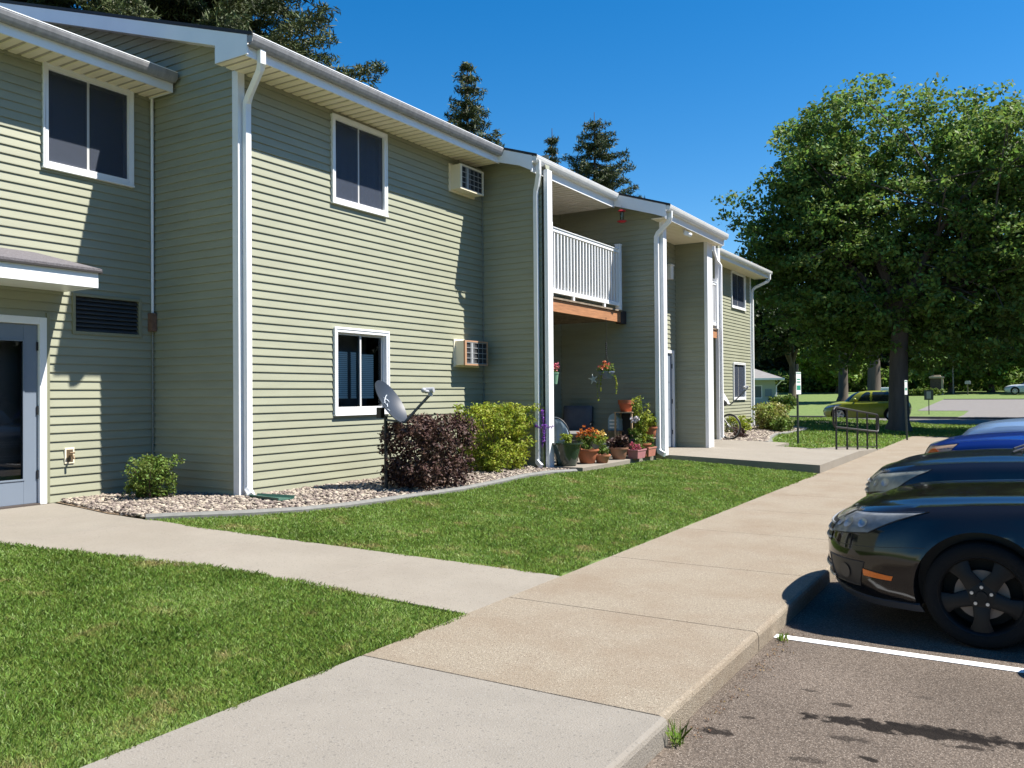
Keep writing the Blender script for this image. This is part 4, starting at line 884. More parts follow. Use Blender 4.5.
planter((-6.36, 15.42, PZ), .40, .22, .18, mat('brick_pink_plastic', (.38, .15, .11), rough=.6, var=.1, scale=6), 'brick coloured planter box next to the downspout', [(L_GRN, 0, 0, .14, .16, 26, .022)], 35)
# orchid
t = potted('potted_orchid', (-6.46, 15.02, PZ), .07, .10, .36, mat('dark_slate_pot', (.05, .06, .065), rough=.4), (L_GRN, .10, .12, 14, .03), 'dark pot with white orchid flowers behind the pink planter', (L_WHF, .10, .36, 16, .03), seed=41)
# tall climbing plant
t = thing('tall_potted_vine', (-6.42, 15.28, PZ), 'tall bushy yellow green vine in a terracotta pot beside the white downspout', 'potted plant')
pot(t, (-6.42, 15.28, PZ), .13, .17, .26, M_TERRA)
rng = np.random.default_rng(44); C = []
for s_ in range(9):
    a = rng.random()*6.28; x, y = -6.42, 15.28; h = rng.uniform(.5, .95); bx, by = rng.uniform(-.16, .18), rng.uniform(-.26, .2)
    for q in np.linspace(.12, 1, 12): C.append((x+bx*q**.7, y+by*q**.7, PZ+.22+h*q))
V, F = leaves(np.array(C), .07, 14, .026, rng, aspect=.45); npmesh('foliage', V, F, L_YEL, t)
stems(t, (-6.42, 15.28, PZ+.2), [tuple(C[i*12+11]) for i in range(9)], .006, M_TWIG)
potted('potted_plant', (-6.42, 15.72, PZ+.36), .10, .13, .20, M_TERRA, (L_YEL, .16, .16, 30, .024), 'terracotta pot raised on a stand between the vine and the downspout', (L_WHF, .15, .22, 8, .016), seed=46)
mb = MB(); mb.box(-6.53, -6.31, 15.61, 15.83, PZ+.33, PZ+.355)
t = thing('plant_stand', (-6.42, 15.72, PZ), 'small dark plant stand holding the raised terracotta pot', 'plant stand'); mb.build('top', M_DWOOD, t)
for sx_ in (-.09, .09):
    for sy_ in (-.09, .09): mb = MB(); mb.tube([(-6.42+sx_, 15.72+sy_, PZ), (-6.42+sx_*.9, 15.72+sy_*.9, PZ+.33)], .01, 6); mb.build('leg', M_BMET, t)
# shelf / crate with terracotta pot and blue lantern
cx_, cy_ = -6.86, 15.55
t = thing('wooden_crate_stand', (cx_, cy_, PZ), 'tall open wooden crate stand against the dark porch wall', 'crate')
mb = MB(); W, H, D = .38, .86, .30
for (xx, yy) in ((-W/2, -D/2), (W/2-.03, -D/2), (-W/2, D/2-.03), (W/2-.03, D/2-.03)): mb.box(cx_+xx, cx_+xx+.03, cy_+yy, cy_+yy+.03, PZ, PZ+H-.02)
mb.build('frame', mat('tan_wood', (.40, .29, .18), rough=.8, var=.2, scale=9), t)
for zz in (.30, H-.02):
    mb = MB(); mb.box(cx_-W/2-.01, cx_+W/2+.01, cy_-D/2-.01, cy_+D/2+.01, PZ+zz, PZ+zz+.02); mb.build('shelf', MC['tan_wood'], t)
mb = MB(); mb.box(cx_-W/2+.03, cx_+W/2-.03, cy_+D/2-.02, cy_+D/2-.01, PZ+.02, PZ+H-.04); mb.build('back_panel', M_DARK, t)
t = thing('empty_pot', (cx_, cy_, PZ+H), 'reddish terracotta pots stacked on top of the wooden crate stand', 'pot'); pot(t, (cx_, cy_, PZ+H+.001), .11, .145, .18, mat('red_terracotta', (.46, .11, .05), rough=.75, var=.12, scale=9)); 
mb = MB(); mb.lathe([(.14, .17), (.16, .18), (.165, .235), (.15, .235), (.14, .18)], (cx_, cy_, PZ+H), 'z', 24); mb.build('inner_pot', M_TERRA, t, smooth=True)
bx_, by_ = -7.14, 15.60
t = thing('side_table', (bx_, by_, PZ), 'low dark metal table holding the pale blue birdhouse', 'table')
mb = MB(); mb.box(bx_-.22, bx_+.17, by_-.18, by_+.18, PZ+.46, PZ+.48); mb.build('tabletop', M_DWOOD, t, bevel=.004)
for sx_ in (-.20, .15):
    for sy_ in (-.16, .16): mb = MB(); mb.tube([(bx_+sx_, by_+sy_, PZ), (bx_+sx_, by_+sy_, PZ+.46)], .011, 6); mb.build('leg', mat('tan_leg', (.4, .32, .2), rough=.6), t)
t = thing('birdhouse', (bx_+.02, by_, PZ+.48), 'pale blue birdhouse with a rounded top on the small dark table', 'birdhouse')
mb = MB(); mb.prism([(bx_-.10, PZ+.481), (bx_+.14, PZ+.481), (bx_+.14, PZ+.70), (bx_+.10, PZ+.79), (bx_+.02, PZ+.83), (bx_-.06, PZ+.79), (bx_-.10, PZ+.70)], 'y', by_-.10, by_+.10); mb.build('body', mat('powder_blue_paint', (.26, .38, .44), rough=.6, var=.1, scale=10), t, bevel=.006)
mb = MB()
for zz in (.53, .60, .67): mb.box(bx_-.06, bx_+.10, by_-.108, by_-.1005, PZ+zz, PZ+zz+.03)
mb.build('slat', M_WHT, t)
# patio chair with cushions (towards the back corner)
def patio_chair():
    o = Vector((-7.84, 15.28, PZ)); t = thing('patio_chair', o, 'patio chair with grey back cushion and seat cushion in the back of the porch', 'chair')
    fw = Vector((.35, -.94, 0)); sd = Vector((.94, .35, 0))
    def q(a, b, z): return o+sd*a+fw*b+Vector((0, 0, z))
    def cush(n_, a0, a1, p0, p1, th, m):
        mb = MB(); P = []
        # p0,p1 in (b,z) centre line
        d = Vector((p1[0]-p0[0], p1[1]-p0[1])); nn = Vector((-d.y, d.x)).normalized()
        for s_ in (1, -1):
            G = []
            for i in range(9):
                row = []
                for j in range(9):
                    u, v = i/8, j/8; k = (1-(2*u-1)**6)*(1-(2*v-1)**6); b = p0[0]+d.x*v+nn.x*s_*th/2*k**.5; z = p0[1]+d.y*v+nn.y*s_*th/2*k**.5
                    row.append(q(a0+(a1-a0)*u, b, z))
                G.append(row)
            mb.grid(G)
        mb.build(n_, m, t, smooth=True)
    mg = mat('charcoal_cushion', (.11, .11, .12), rough=.95, var=.1, scale=8)
    cush('back_cushion', -.29, .29, (-.20, .44), (-.36, .98), .13, mg)
    cush('seat_cushion', -.28, .28, (-.26, .40), (.30, .43), .12, mat('grey_seat_cushion', (.17, .17, .17), rough=.95))
    mb = MB()
    mb.tube([q(-.3, -.25, .33), q(-.3, .3, .35), q(.3, .3, .35), q(.3, -.25, .33), q(-.3, -.25, .33)], .013, 6); mb.tube([q(-.3, -.22, .33), q(-.3, -.42, .95), q(.3, -.42, .95), q(.3, -.22, .33)], .013, 6); mb.build('frame', M_BMET, t, smooth=True)
    for s_ in (-.31, .31):
        mb = MB(); mb.tube([q(s_, -.38, .64), q(s_, .0, .66), q(s_, .30, .60)], .013, 6); mb.build('armrest', M_BMET, t, smooth=True)
        for b_ in (-.3, .3): mb = MB(); mb.tube([q(s_, b_*.85, .35), q(s_, b_*1.1, 0)], .012, 6); mb.build('leg', M_BMET, t)
patio_chair()
# round-back chair with a blue towel draped over it
def hoop_chair():
    o = Vector((-7.25, 13.45, PZ)); t = thing('hoop_back_chair', o, 'curved metal chair behind the green pot with a towel over its back', 'chair')
    fw = Vector((-.25, .97, 0)); sd = Vector((.97, .25, 0))
    q = lambda a, b, z: o+sd*a+fw*b+Vector((0, 0, z))
    mb = MB(); P = [q(.27*math.cos(a)*1.0, -.25+.0*math.sin(a), .38+.42*math.sin(a)) for a in np.linspace(0, math.pi, 16)]; mb.tube(P, .013, 6); mb.build('back_frame', M_BMET, t, smooth=True)
    P = [q(.38*math.cos(a), -.05+.26*math.cos(a+.0), .40+.37*math.sin(a)) for a in np.linspace(0, math.pi, 14)]
    mb = MB(); P = []
    for i in range(10):
        u = i/9; P.append([q((-.25+.5*j/8), -.24+.48*u, .40+.015*math.cos(u*3)) for j in range(9)])
    mb.grid(P); so2 = mb.build('seat', M_BLK, t, smooth=True); so2.modifiers.new('s', 'SOLIDIFY').thickness = .02
    for a_ in (-.24, .24):
        for b_ in (-.24, .24): mb = MB(); mb.tube([q(a_, b_, .40), q(a_*1.15, b_*1.15, 0)], .011, 6); mb.build('leg', M_BMET, t)
    # towel: cloth sheet hanging over the hoop, front and back
    mb = MB(); G = []
    for i in range(25):
        u = i/24*2-1; row = []
        top = .38+.42*math.sin(math.acos(max(-1, min(1, u*.23/.27))))
        for j in range(21):
            v = j/20; drop = abs(v-.5)*2; z = top+.018-drop**1.05*(.50 if v < .5 else .36); b = -.25+(.5-v)*-.0+(-.022 if v < .5 else .022)*min(1, drop*6)-.012*math.sin(u*13+v*3)*drop
            row.append(q(u*.235+.01*math.sin(v*9), b, z))
        G.append(row)
    mb = mb.grid(G); tw = mb.build('towel', mat('blue_grey_towel', (.30, .38, .44), rough=.95, var=.2, scale=4), smooth=True)
    tw.modifiers.new('s', 'SOLIDIFY').thickness = .006; setp(tw, 'pale blue grey towel draped over the back of the curved metal chair', 'towel')
hoop_chair()
# hanging basket, starfish, wall planter, hummingbird feeder
hb = (-6.72, 14.35)
t = thing('hanging_basket', (hb[0], hb[1], 1.72), 'blue hanging basket of trailing plants on a black chain below the balcony', 'hanging basket')
mb = MB(); mb.lathe([(0, 0), (.08, 0), (.10, .015), (.14, .12), (.15, .125), (.15, .145), (.135, .145), (.12, .10), (0, .10)], (hb[0], hb[1], 1.76), 'z', 20); mb.build('pot', mat('grey_blue_pot', (.12, .15, .22), rough=.35), t, smooth=True)
mb = MB(); mb.tube([(hb[0], hb[1], 2.91), (hb[0], hb[1], 2.25)], .004, 5)
for k in range(7): mb.lathe([(.012, 0), (.016, .015), (.012, .03), (.009, .015)], (hb[0], hb[1], 2.2+k*.035), 'z', 8, close=True)
for a in (0, 2.1, 4.2): mb.tube([(hb[0], hb[1], 2.2), (hb[0]+.14*math.cos(a), hb[1]+.14*math.sin(a), 1.9)], .003, 5)
mb.build('chain', M_BMET, t)
foliage(t, (hb[0], hb[1], 1.93), .15, 26, 16, .02, L_GRN, 61); foliage(t, (hb[0]-.03, hb[1]-.03, 2.0), .10, 14, 12, .018, mat('coral_flower', (.65, .16, .07), rough=.5, island=.4), 62, name='flower')
rng = np.random.default_rng(63); C = []
for (ax_, dy_, l) in [(-.12, -.08, .45), (.15, .05, .33), (-.04, -.14, .28), (.12, .10, .22)]:
    for q in np.linspace(0, 1, 12): C.append((hb[0]+ax_*(1+.25*math.sin(q*3)), hb[1]+dy_*(1+.2*q), 1.82-l*q))
V, F = leaves(np.array(C), .018, 7, .014, rng); npmesh('trailing_vine', V, F, L_YEL, t)
mb = MB(); ss = []; sc_ = (hb[0]-.20, hb[1]-.16, 1.76)
mb2 = []
pts = []
for k in range(10):
    a = math.pi/2+k*math.pi/5+.2; r_ = .10 if k % 2 == 0 else .035; pts.append((sc_[0]+r_*math.cos(a), sc_[2]+r_*math.sin(a)))
mb.prism(pts, 'y', sc_[1]-.008, sc_[1]+.008); 
t = thing('starfish_ornament', sc_, 'pale starfish ornament hanging left of the blue basket', 'ornament'); mb.build('star', mat('bleached_star', (.42, .46, .43), rough=.8), t, bevel=.004)
mb = MB(); mb.tube([(sc_[0], sc_[1], sc_[2]+.08), (hb[0], hb[1], 2.2)], .0015, 4); mb.build('string', M_BMET, t)
wp = (-6.97+.0, 12.72, 1.72)
t = thing('post_planter', (-6.94, 12.72, 1.68), 'small green planter of pink flowers fixed to the porch side of the corner post', 'planter')
mb = MB(); mb.lathe([(0, 0), (.05, 0), (.075, .18), (.082, .18), (.082, .2), (.07, .2), (.06, .15), (0, .15)], (-6.94, 12.72, 1.66), 'z', 16); mb.build('pot', mat('pale_green_pot', (.16, .30, .20), rough=.5), t, smooth=True)
foliage(t, (-6.94, 12.72, 1.90), .07, 10, 12, .018, L_GRN, 64); foliage(t, (-6.91, 12.70, 1.95), .07, 12, 10, .02, L_PINK, 65, name='flower')
fd = (-6.30, 14.2, 4.60); fd = (-6.88, 15.48, 4.90)
t = thing('hummingbird_feeder', fd, 'red and clear hummingbird feeder hanging under the roof edge above the balcony', 'bird feeder')
mb = MB(); mb.lathe([(0, 0), (.06, .0), (.085, .02), (.085, .03), (.03, .05), (0, .05)], fd, 'z', 20); mb.lathe([(0, .21), (.04, .21), (.085, .225), (.07, .245), (0, .26)], fd, 'z', 20)
for a in range(5): mb.sphere((fd[0]+.085*math.cos(a*1.257), fd[1]+.085*math.sin(a*1.257), fd[2]+.02), .016, 6)
mb.build('base', mat('red_plastic', (.45, .02, .03), rough=.3), t, smooth=True)
mb = MB(); mb.lathe([(.033, .045), (.04, .06), (.04, .19), (.033, .21)], fd, 'z', 16); mb.build('bottle', glassmat('clear_bottle', (.75, .8, .8)), t, smooth=True)
mb = MB(); mb.tube([(fd[0], fd[1], fd[2]+.25), (fd[0], fd[1], 5.25)], .002, 4); mb.build('wire', M_BMET, t)
# purple flower spray by the downspout
t = thing('purple_flower_spray', (-6.93, 12.40, .25), 'tall purple flower spray between the downspout and the corner post', 'flowers')
rng = np.random.default_rng(71); C = [(-6.99+.015*math.sin(z*9), 12.40, z) for z in np.linspace(.62, 1.22, 26)]+[(-6.99+dx_, 12.36, .95+.02*math.sin(dx_*30)) for dx_ in np.linspace(-.22, .22, 14)]
V, F = leaves(np.array(C), .028, 9, .016, rng); npmesh('flower', V, F, L_PUR, t); mb = MB(); mb.tube([(-6.97, 12.40, .22), (-6.99, 12.40, 1.2)], .004, 5); mb.tube([(-7.2, 12.37, .95), (-6.78, 12.37, .95)], .003, 5); mb.build('stem', L_GRN, t)

# ------------------------------------------------------------------ bicycle by the far porch
def bicycle():
    o = Vector((-7.32, 22.38, .245)); t = thing('bicycle', o, 'black bicycle leaning by the far porch with its rear wheel showing', 'bicycle')
    d = Vector((-.95, .28, 0)).normalized(); r = .33
    q = lambda a, z, s=0: o+d*a+Vector((0, 0, z))+Vector((d.y, -d.x, 0))*s
    def wheel(c):
        mb = MB(); n = 36; P = [c+d*r*math.cos(a)+Vector((0, 0, r*math.sin(a))) for a in np.linspace(0, 2*math.pi, n+1)]
        mb.tube(P, .022, 8, cap=False); w = mb.build('wheel', M_BLK, t, smooth=True)
        mb = MB(); P = [c+d*(r-.03)*math.cos(a)+Vector((0, 0, (r-.03)*math.sin(a))) for a in np.linspace(0, 2*math.pi, n+1)]; mb.tube(P, .010, 6, cap=False)
        for k in range(18):
            a = k*2*math.pi/18; mb.tube([c+Vector((d.y, -d.x, 0))*.02*(-1)**k, c+d*(r-.03)*math.cos(a)+Vector((0, 0, (r-.03)*math.sin(a)))], .0025, 3)
        mb.tube([c+Vector((d.y, -d.x, 0))*-.04, c+Vector((d.y, -d.x, 0))*.04], .022, 8); mb.build('spokes', M_GREYM, w)
    A = q(-.52, r); B = q(.52, r); wheel(A); wheel(B)
    bb = q(-.10, .29); st = q(-.22, .80); ht = q(.34, .82); hb_ = q(.38, .70)
    mb = MB(); mb.tube([bb, st], .017, 8); mb.tube([bb, hb_], .02, 8); mb.tube([q(-.20, .72), ht], .018, 8); mb.tube([ht, hb_], .02, 8)
    for s in (-.04, .04): mb.tube([bb, A+Vector((d.y, -d.x, 0))*s], .01, 6); mb.tube([q(-.19, .70), A+Vector((d.y, -d.x, 0))*s], .009, 6); mb.tube([hb_, B+Vector((d.y, -d.x, 0))*s], .012, 6)
    mb.build('frame', mat('dark_bike_paint', (.03, .03, .035), rough=.3), t, smooth=True)
    mb = MB(); mb.tube([st, q(-.25, .93)], .013, 6); mb.tube([q(-.40, .95), q(-.30, .96), q(-.12, .945)], [.07, .055, .02], 8); mb.build('saddle', M_BLK, t, smooth=True)
    mb = MB(); mb.tube([ht, q(.32, .95), q(.36, 1.0, -.28)], .012, 6); mb.tube([q(.32, .95), q(.36, 1.0, .28)], .012, 6); mb.build('handlebar', M_BLK, t, smooth=True)
    mb = MB(); mb.lathe([(.02, -.01), (.09, -.006), (.09, .006), (.02, .01)], bb, 'x', 20); mb.tube([bb, q(-.1, .12, .06)], .01, 6); mb.tube([bb, q(-.1, .46, -.06)], .01, 6); mb.build('crank', M_GREYM, t)
bicycle()

# ------------------------------------------------------------------ ramp handrail
t = thing('ramp_handrail', (-3.5, 21.6, .1), 'black metal handrail with five posts along the ramp of the second entry', 'handrail')
P0, P1 = Vector((-3.80, 20.38, .16)), Vector((-3.28, 23.0, .03))
mb = MB(); up_ = Vector((0, 0, 1))
top0, top1 = P0+up_*.98, P1+up_*.87; lo0, lo1 = P0+up_*.52, P1+up_*.44
mb.tube([lo0, lo0+up_*.08-(P1-P0)*.035, top0-up_*.06-(P1-P0)*.035, top0, top1, top1-up_*.06+(P1-P0)*.025, lo1+up_*.06+(P1-P0)*.025, lo1, lo0], .024, 8)
mb.tube([P0+up_*.06, P1+up_*.06], .012, 6)
mb.build('rail', M_BMET, t, smooth=True)
for k in range(5):
    q = P0.lerp(P1, .02+k*.24); mb = MB(); tp = top0.lerp(top1, .02+k*.24); mb.tube([q-up_*.02, tp], .022, 8); mb.build('post', M_BMET, t, smooth=True)
    
# ------------------------------------------------------------------ small signs on posts
def post_sign(name, loc, h, sw, sh, zc, yawd, col, label, ink=None, lean=0, seedtxt=None):
    t = thing(name, loc, label, 'sign'); x, y, z = loc
    mb = MB(); mb.rtube([(x, y, z-.1), (x+lean*h, y, z+h)], .05, .035, (0, 1, 0)); mb.build('post', mat('dark_green_post', (.05, .06, .05), rough=.5), t)
    a = R(yawd); ux, uy = math.cos(a), math.sin(a); mb = MB(); nx, ny = -uy, ux; xc = x+lean*(zc-z)+nx*-.03; yc = y+ny*-.03
    def b(w, hh, zc_, d0, d1, m, n_, par):
        mb = MB(); vs = []
        for (s, zz) in ((-w/2, zc_-hh/2), (w/2, zc_-hh/2), (w/2, zc_+hh/2), (-w/2, zc_+hh/2)):
            for dd in (d0, d1): vs.append((xc+ux*s+nx*dd, yc+uy*s+ny*dd, zz))
        mb.add(vs, [(0, 2, 4, 6), (7, 5, 3, 1), (0, 1, 3, 2), (2, 3, 5, 4), (4, 5, 7, 6), (6, 7, 1, 0)]); return mb.build(n_, m, par)
    p = b(sw, sh, zc, -.003, 0, col, 'plate', t)
    if ink:
        for (w, hh, dz) in ink[1]: b(w, hh, zc+dz, -.0055, -.0035, ink[0], 'marking', p)
M_SGW = mat('white_sign', (.75, .77, .76), rough=.35); M_SGG = mat('sign_green', (.03, .25, .16), rough=.35)
post_sign('parking_sign', (-5.16, 22.7, .02), 2.2, .30, .58, 1.72, 80, M_SGW, 'white and green parking sign on a thin post, the nearer of two at the lawn', (M_SGG, [(.27, .02, .26), (.24, .12, -.12), (.2, .03, .1), (.2, .03, .03)]))
post_sign('parking_sign', (-3.18, 28.2, 0), 1.85, .30, .44, 1.60, 82, M_SGW, 'white parking sign leaning on a dark post in front of the big tree trunk', (M_SGG, [(.25, .02, .18), (.2, .08, -.05)]), lean=-.03)
post_sign('small_yard_sign', (-5.35, 58.6, .03), 1.3, .52, .62, 1.22, 5, mat('dark_sign_panel', (.05, .06, .07), rough=.5), 'small dark square sign on a post on the far sunlit grass', (mat('grey_ink', (.3, .32, .34), rough=.5), [(.25, .45, 0)]))

# ------------------------------------------------------------------ trees
def tree(name, loc, H, cr, cb, tr, lm, ncl, nl, ls, label, cat='tree', seed=1, group=None, lobes=14, squash=1., clump=.45, off=(0, 0), bark=None, limbs=12, shell=.55, boxy=1., skirt=0):
    rng = np.random.default_rng(seed); t = thing(name, loc, label, cat, group); L = np.array(loc, float)
    ch = (H-cb)/2; cz = cb+ch
    lc = rng.normal(size=(lobes, 3)); lc /= np.linalg.norm(lc, axis=1, keepdims=True)
    lc = np.sign(lc)*np.abs(lc)**boxy; lr = cr*rng.uniform(.30, .46, lobes)*(1 if boxy == 1 else .8)
    pos = lc*(np.array([cr, cr*squash, ch])-lr[:, None]*np.array([1, 1, .85]))*rng.uniform(.75, 1.0, (lobes, 1)); pos = np.vstack([pos, [[0, 0, 0]]]); lr = np.append(lr, cr*(.55 if boxy == 1 else .42))
    for q in range(skirt):
        a_ = q*6.283/skirt; pos = np.vstack([pos, [[2.6*math.cos(a_), 1.6*math.sin(a_), -ch*(.62+.1*(q % 3))]]]); lr = np.append(lr, 1.7)
    w = lr**2; w /= w.sum(); idx = rng.choice(len(lr), ncl, p=w)
    d = rng.normal(size=(ncl, 3)); d /= np.linalg.norm(d, axis=1, keepdims=True); rr = (shell+(1-shell)*rng.random((ncl, 1)))
    C = pos[idx]+d*rr*lr[idx][:, None]*np.array([1, 1, .8*ch/cr+.15]); C += rng.normal(size=C.shape)*clump*.4
    C += np.array([off[0], off[1], cz]); C[:, 2] = np.maximum(C[:, 2], cb+rng.random(ncl)*clump)
    V, F = leaves(C+L, clump*rng.uniform(.6, 1.2, ncl), nl, ls, rng, up=.9, aspect=.6, sq=(1, 1, .6)); npmesh('crown', V, F, lm, t)
    mb = MB(); x, y, z = loc; ft = cb+ch*(.45 if skirt else .25)
    mb.tube([(x, y, z-.3), (x, y, z), (x+.02, y, z+tr*1.2), (x+.03, y, z+ft*.5), (x+off[0]*.3, y+off[1]*.3, z+ft)], [tr*1.75, tr*1.5, tr*1.05, tr*.92, tr*.8], 14)
    for k in range(min(limbs, lobes)):
        e = pos[k]+np.array([off[0], off[1], cz])+L; s = Vector((x+off[0]*.2, y+off[1]*.2, z+ft*rng.uniform(.75, 1.0))); e = Vector(e); m_ = s.lerp(e, .5)+Vector((0, 0, cr*.08)); 
        mb.tube([s, s.lerp(m_, .5)+Vector((0, 0, .1)), m_, m_.lerp(e, .55), e], [tr*.55, tr*.42, tr*.3, tr*.2, tr*.08], 7)
        for j in range(4):
            tgt = Vector(C[rng.integers(ncl)]+L)
            q = Vector(C[np.argmin(np.linalg.norm(C+L-np.array(e)-rng.normal(size=3)*cr*.35, axis=1))]+L); b = m_.lerp(e, .3+.2*j)
            mb.tube([b, b.lerp(q, .5)+Vector((0, 0, .1)), q], [tr*.14, tr*.09, tr*.03], 5)
    mb.build('trunk', bark or M_BARK, t, smooth=True, fix=False); return t
def spruce(loc, H, r, label, seed, n=3200, base=.12, ls=.115, group='spruces behind the building', lean=.0, gap=1., dens=1.):
    rng = np.random.default_rng(seed); t = thing('spruce_tree', loc, label, 'spruce', group); x, y, z = loc
    mb = MB(); mb.tube([(x, y, z-.2), (x, y, z+H*.5), (x+lean*H, y, z+H)], [H*.016, H*.01, .012], 8)
    C = []; zz = H*base
    while zz < H*.995:
        f_ = 1-(zz/H); L_ = r*(f_**.75)*(1.0)+.12; nb = max(4, int(6+3*f_)); a0 = rng.random()*6.28
        for k in range(nb):
            if rng.random() > gap: continue
            a = a0+k*6.283/nb+rng.normal()*.18; l = L_*rng.uniform(.65, 1.02); dr = l*rng.uniform(.10, .28)
            bx, by = x+lean*zz, y
            P = []
            for q in np.linspace(0, 1, 7): P.append((bx+l*q*math.cos(a), by+l*q*math.sin(a), z+zz+l*.10*q-dr*(q**1.3)+l*.16*q**3))
            mb.tube([P[0], P[3], P[6]], [.03+.012*l, .02, .006], 4)
            ns = max(3, int(l/.16*dens))
            for s in range(ns):
                q = (s+1)/ns; i = q*6; i0 = min(5, int(i)); p = np.array(P[i0])*(1-(i-i0))+np.array(P[i0+1])*(i-i0)
                wdt = l*.22*(1-q*.75)+.06
                for sd in (-1, 1):
                    for u in np.arange(.0, wdt, .13): C.append((p[0]-math.sin(a)*u*sd+math.cos(a)*u*.5, p[1]+math.cos(a)*u*sd+math.sin(a)*u*.5, p[2]-u*.35-rng.random()*.14))
        zz += H*.022*rng.uniform(.8, 1.3)+.12
    C = np.array(C); V, F = leaves(C, .13, 9, ls, rng, up=.0, aspect=.17, sq=(1, 1, 1.1)); npmesh('needles', V, F, L_SPR, t); mb.build('trunk', M_BARK, t, fix=False); return t
spruce((-20.2, 16.0, 0), 25.0, 7.9, 'huge dark spruce rising behind the roof on the left', 1, base=.2, gap=.95)
spruce((-25.5, 14.0, 0), 24.0, 6.4, 'second huge spruce left of the tallest one behind the roof', 8, base=.2)
spruce((-18.0, 26.3, 0), 14.1, 3.9, 'narrow pointed spruce alone behind the middle of the roof', 2, base=.3)
spruce((-16.6, 34.4, 0), 14.2, 6.0, 'wide drooping spruce behind the balcony roof', 3, base=.3, gap=.85)
spruce((-17.8, 32.6, 0), 13.2, 1.3, 'slim spruce tip just left of the wide drooping spruce', 4, base=.5)
tree('broadleaf_tree', (-16.6, 30.2, 0), 10.9, 2.2, 4, .16, L_BRIGHT, 220, 36, .10, 'yellow green broadleaf tree in front of the wide drooping spruce', seed=5, clump=.35, lobes=8)

big = tree('maple_tree', (-4.08, 33.6, 0), 14.0, 7.6, 2.2, .34, L_MAPLE, 4000, 40, .086, 'massive spreading maple with a dark trunk standing on the lawn by the parking lot', seed=21, lobes=44, limbs=20, clump=.5, off=(.3, 1.6), squash=.56, boxy=.72, skirt=9)
tree('maple_tree', (4.4, 49.5, 0), 13.5, 7.2, 4.4, .38, L_MAPLE, 1800, 34, .12, 'third large maple out past the right edge that shades the driveway', seed=23, lobes=24, limbs=12, clump=.55)
tree('maple_tree', (8.0, 36.5, 0), 13.0, 7.0, 4.2, .38, L_MAPLE, 2300, 32, .125, 'second large maple at the right edge of the photo beyond the parked cars', seed=22, lobes=26, limbs=14, clump=.55)
for k, (x, y, h, r, cb, tr_, m_, lab) in enumerate([
    (-11.5, 79, 16, 4.6, 5.0, .55, L_DEEP, 'thick grey trunked tree just left of the big maple trunk'),
    (-14.4, 81, 14, 3.4, 4.6, .42, L_DEEP, 'forked pale trunk tree behind the yellow car'),
    (-20.5, 88, 12, 6.0, 3.0, .35, L_DEEP, 'dark round tree with a short trunk on the lawn right of the small house'),
    (-25, 84, 14, 6.5, 3.0, .4, L_DEEP, 'dark tree rising behind the roof of the small house'),
    (-19, 104, 9, 5.5, .6, .3, L_BRIGHT, 'sunlit pale green tree glowing behind the dark round tree'),
    (-14, 112, 17, 8, .4, .4, L_DEEP, 'tall dark tree in the woods behind the yellow car'),
    (-7, 100, 9, 4.5, .5, .3, L_MAPLE, 'mid green tree right behind the big maple trunk'),
    (-6, 116, 18, 8, .4, .4, L_DEEP, 'tall dark tree in the woods behind the stone kiosk'),
    (2, 118, 17, 8, .4, .4, L_DEEP, 'tall dark tree at the back behind the thin grey pole'),
    (-3.4, 102, 9.0, 3.4, .2, .3, L_BRIGHT, 'bright sunlit green tree left of the silver car'),
    (1.2, 101, 9, 3.8, .2, .3, L_BRIGHT, 'bright sunlit green tree above the silver car'),
    (-32, 96, 16, 8, 1, .4, L_DEEP, 'large dark tree far left behind the apartment corner'),
    (14, 116, 15, 7, .4, .4, L_MAPLE, 'big mid green tree beyond the right edge of the street'),
    (-22, 116, 18, 8.5, .4, .4, L_DEEP, 'tallest dark tree in the woods on the left')]):
    tree('woodland_tree', (x, y, tz(y)-.05), h, r, cb, tr_, m_, int(330+r*38), 26, .25 if y > 90 else .2, lab, seed=60+k, group='trees beyond the street', lobes=12, clump=.9 if y > 90 else .7, limbs=7)
# dense far wood as one mass
rng = np.random.default_rng(99); n = 5200; x = rng.uniform(-75, 45, n); y = 124+rng.uniform(0, 16, n); h = 12+4*np.sin(x*.21)+3*np.sin(x*.53+1)+rng.normal(size=n)*.8
C = np.stack([x, y, 1.5+rng.random(n)*h], 1); V, F = leaves(C, 1.6, 22, .42, rng); setp(npmesh('far_woods', V, F, L_DEEP), 'dark dense wood closing the view beyond the street', 'woods', kind='stuff')
rng = np.random.default_rng(98); n = 900; x = rng.uniform(-32, 16, n); y = rng.uniform(106, 112, n); C = np.stack([x, y, 1.4+rng.random(n)*2.4], 1); V, F = leaves(C, .9, 22, .26, rng); setp(npmesh('undergrowth', V, F, L_MAPLE), 'low tangled undergrowth along the edge of the far wood', 'undergrowth', kind='stuff')

rng = np.random.default_rng(97); n = 5200; x = rng.uniform(24, 34, n); y = rng.uniform(-35, 95, n); h = 9+3*np.sin(y*.19)+2*np.sin(y*.47+1)+rng.normal(size=n)*.7
C = np.stack([x, y, .3+rng.random(n)*h], 1); V, F = leaves(C, 1.3, 14, .42, rng); setp(npmesh('tree_belt', V, F, L_DEEP), 'belt of trees across the parking lot mirrored in the windows', 'woods', kind='stuff')
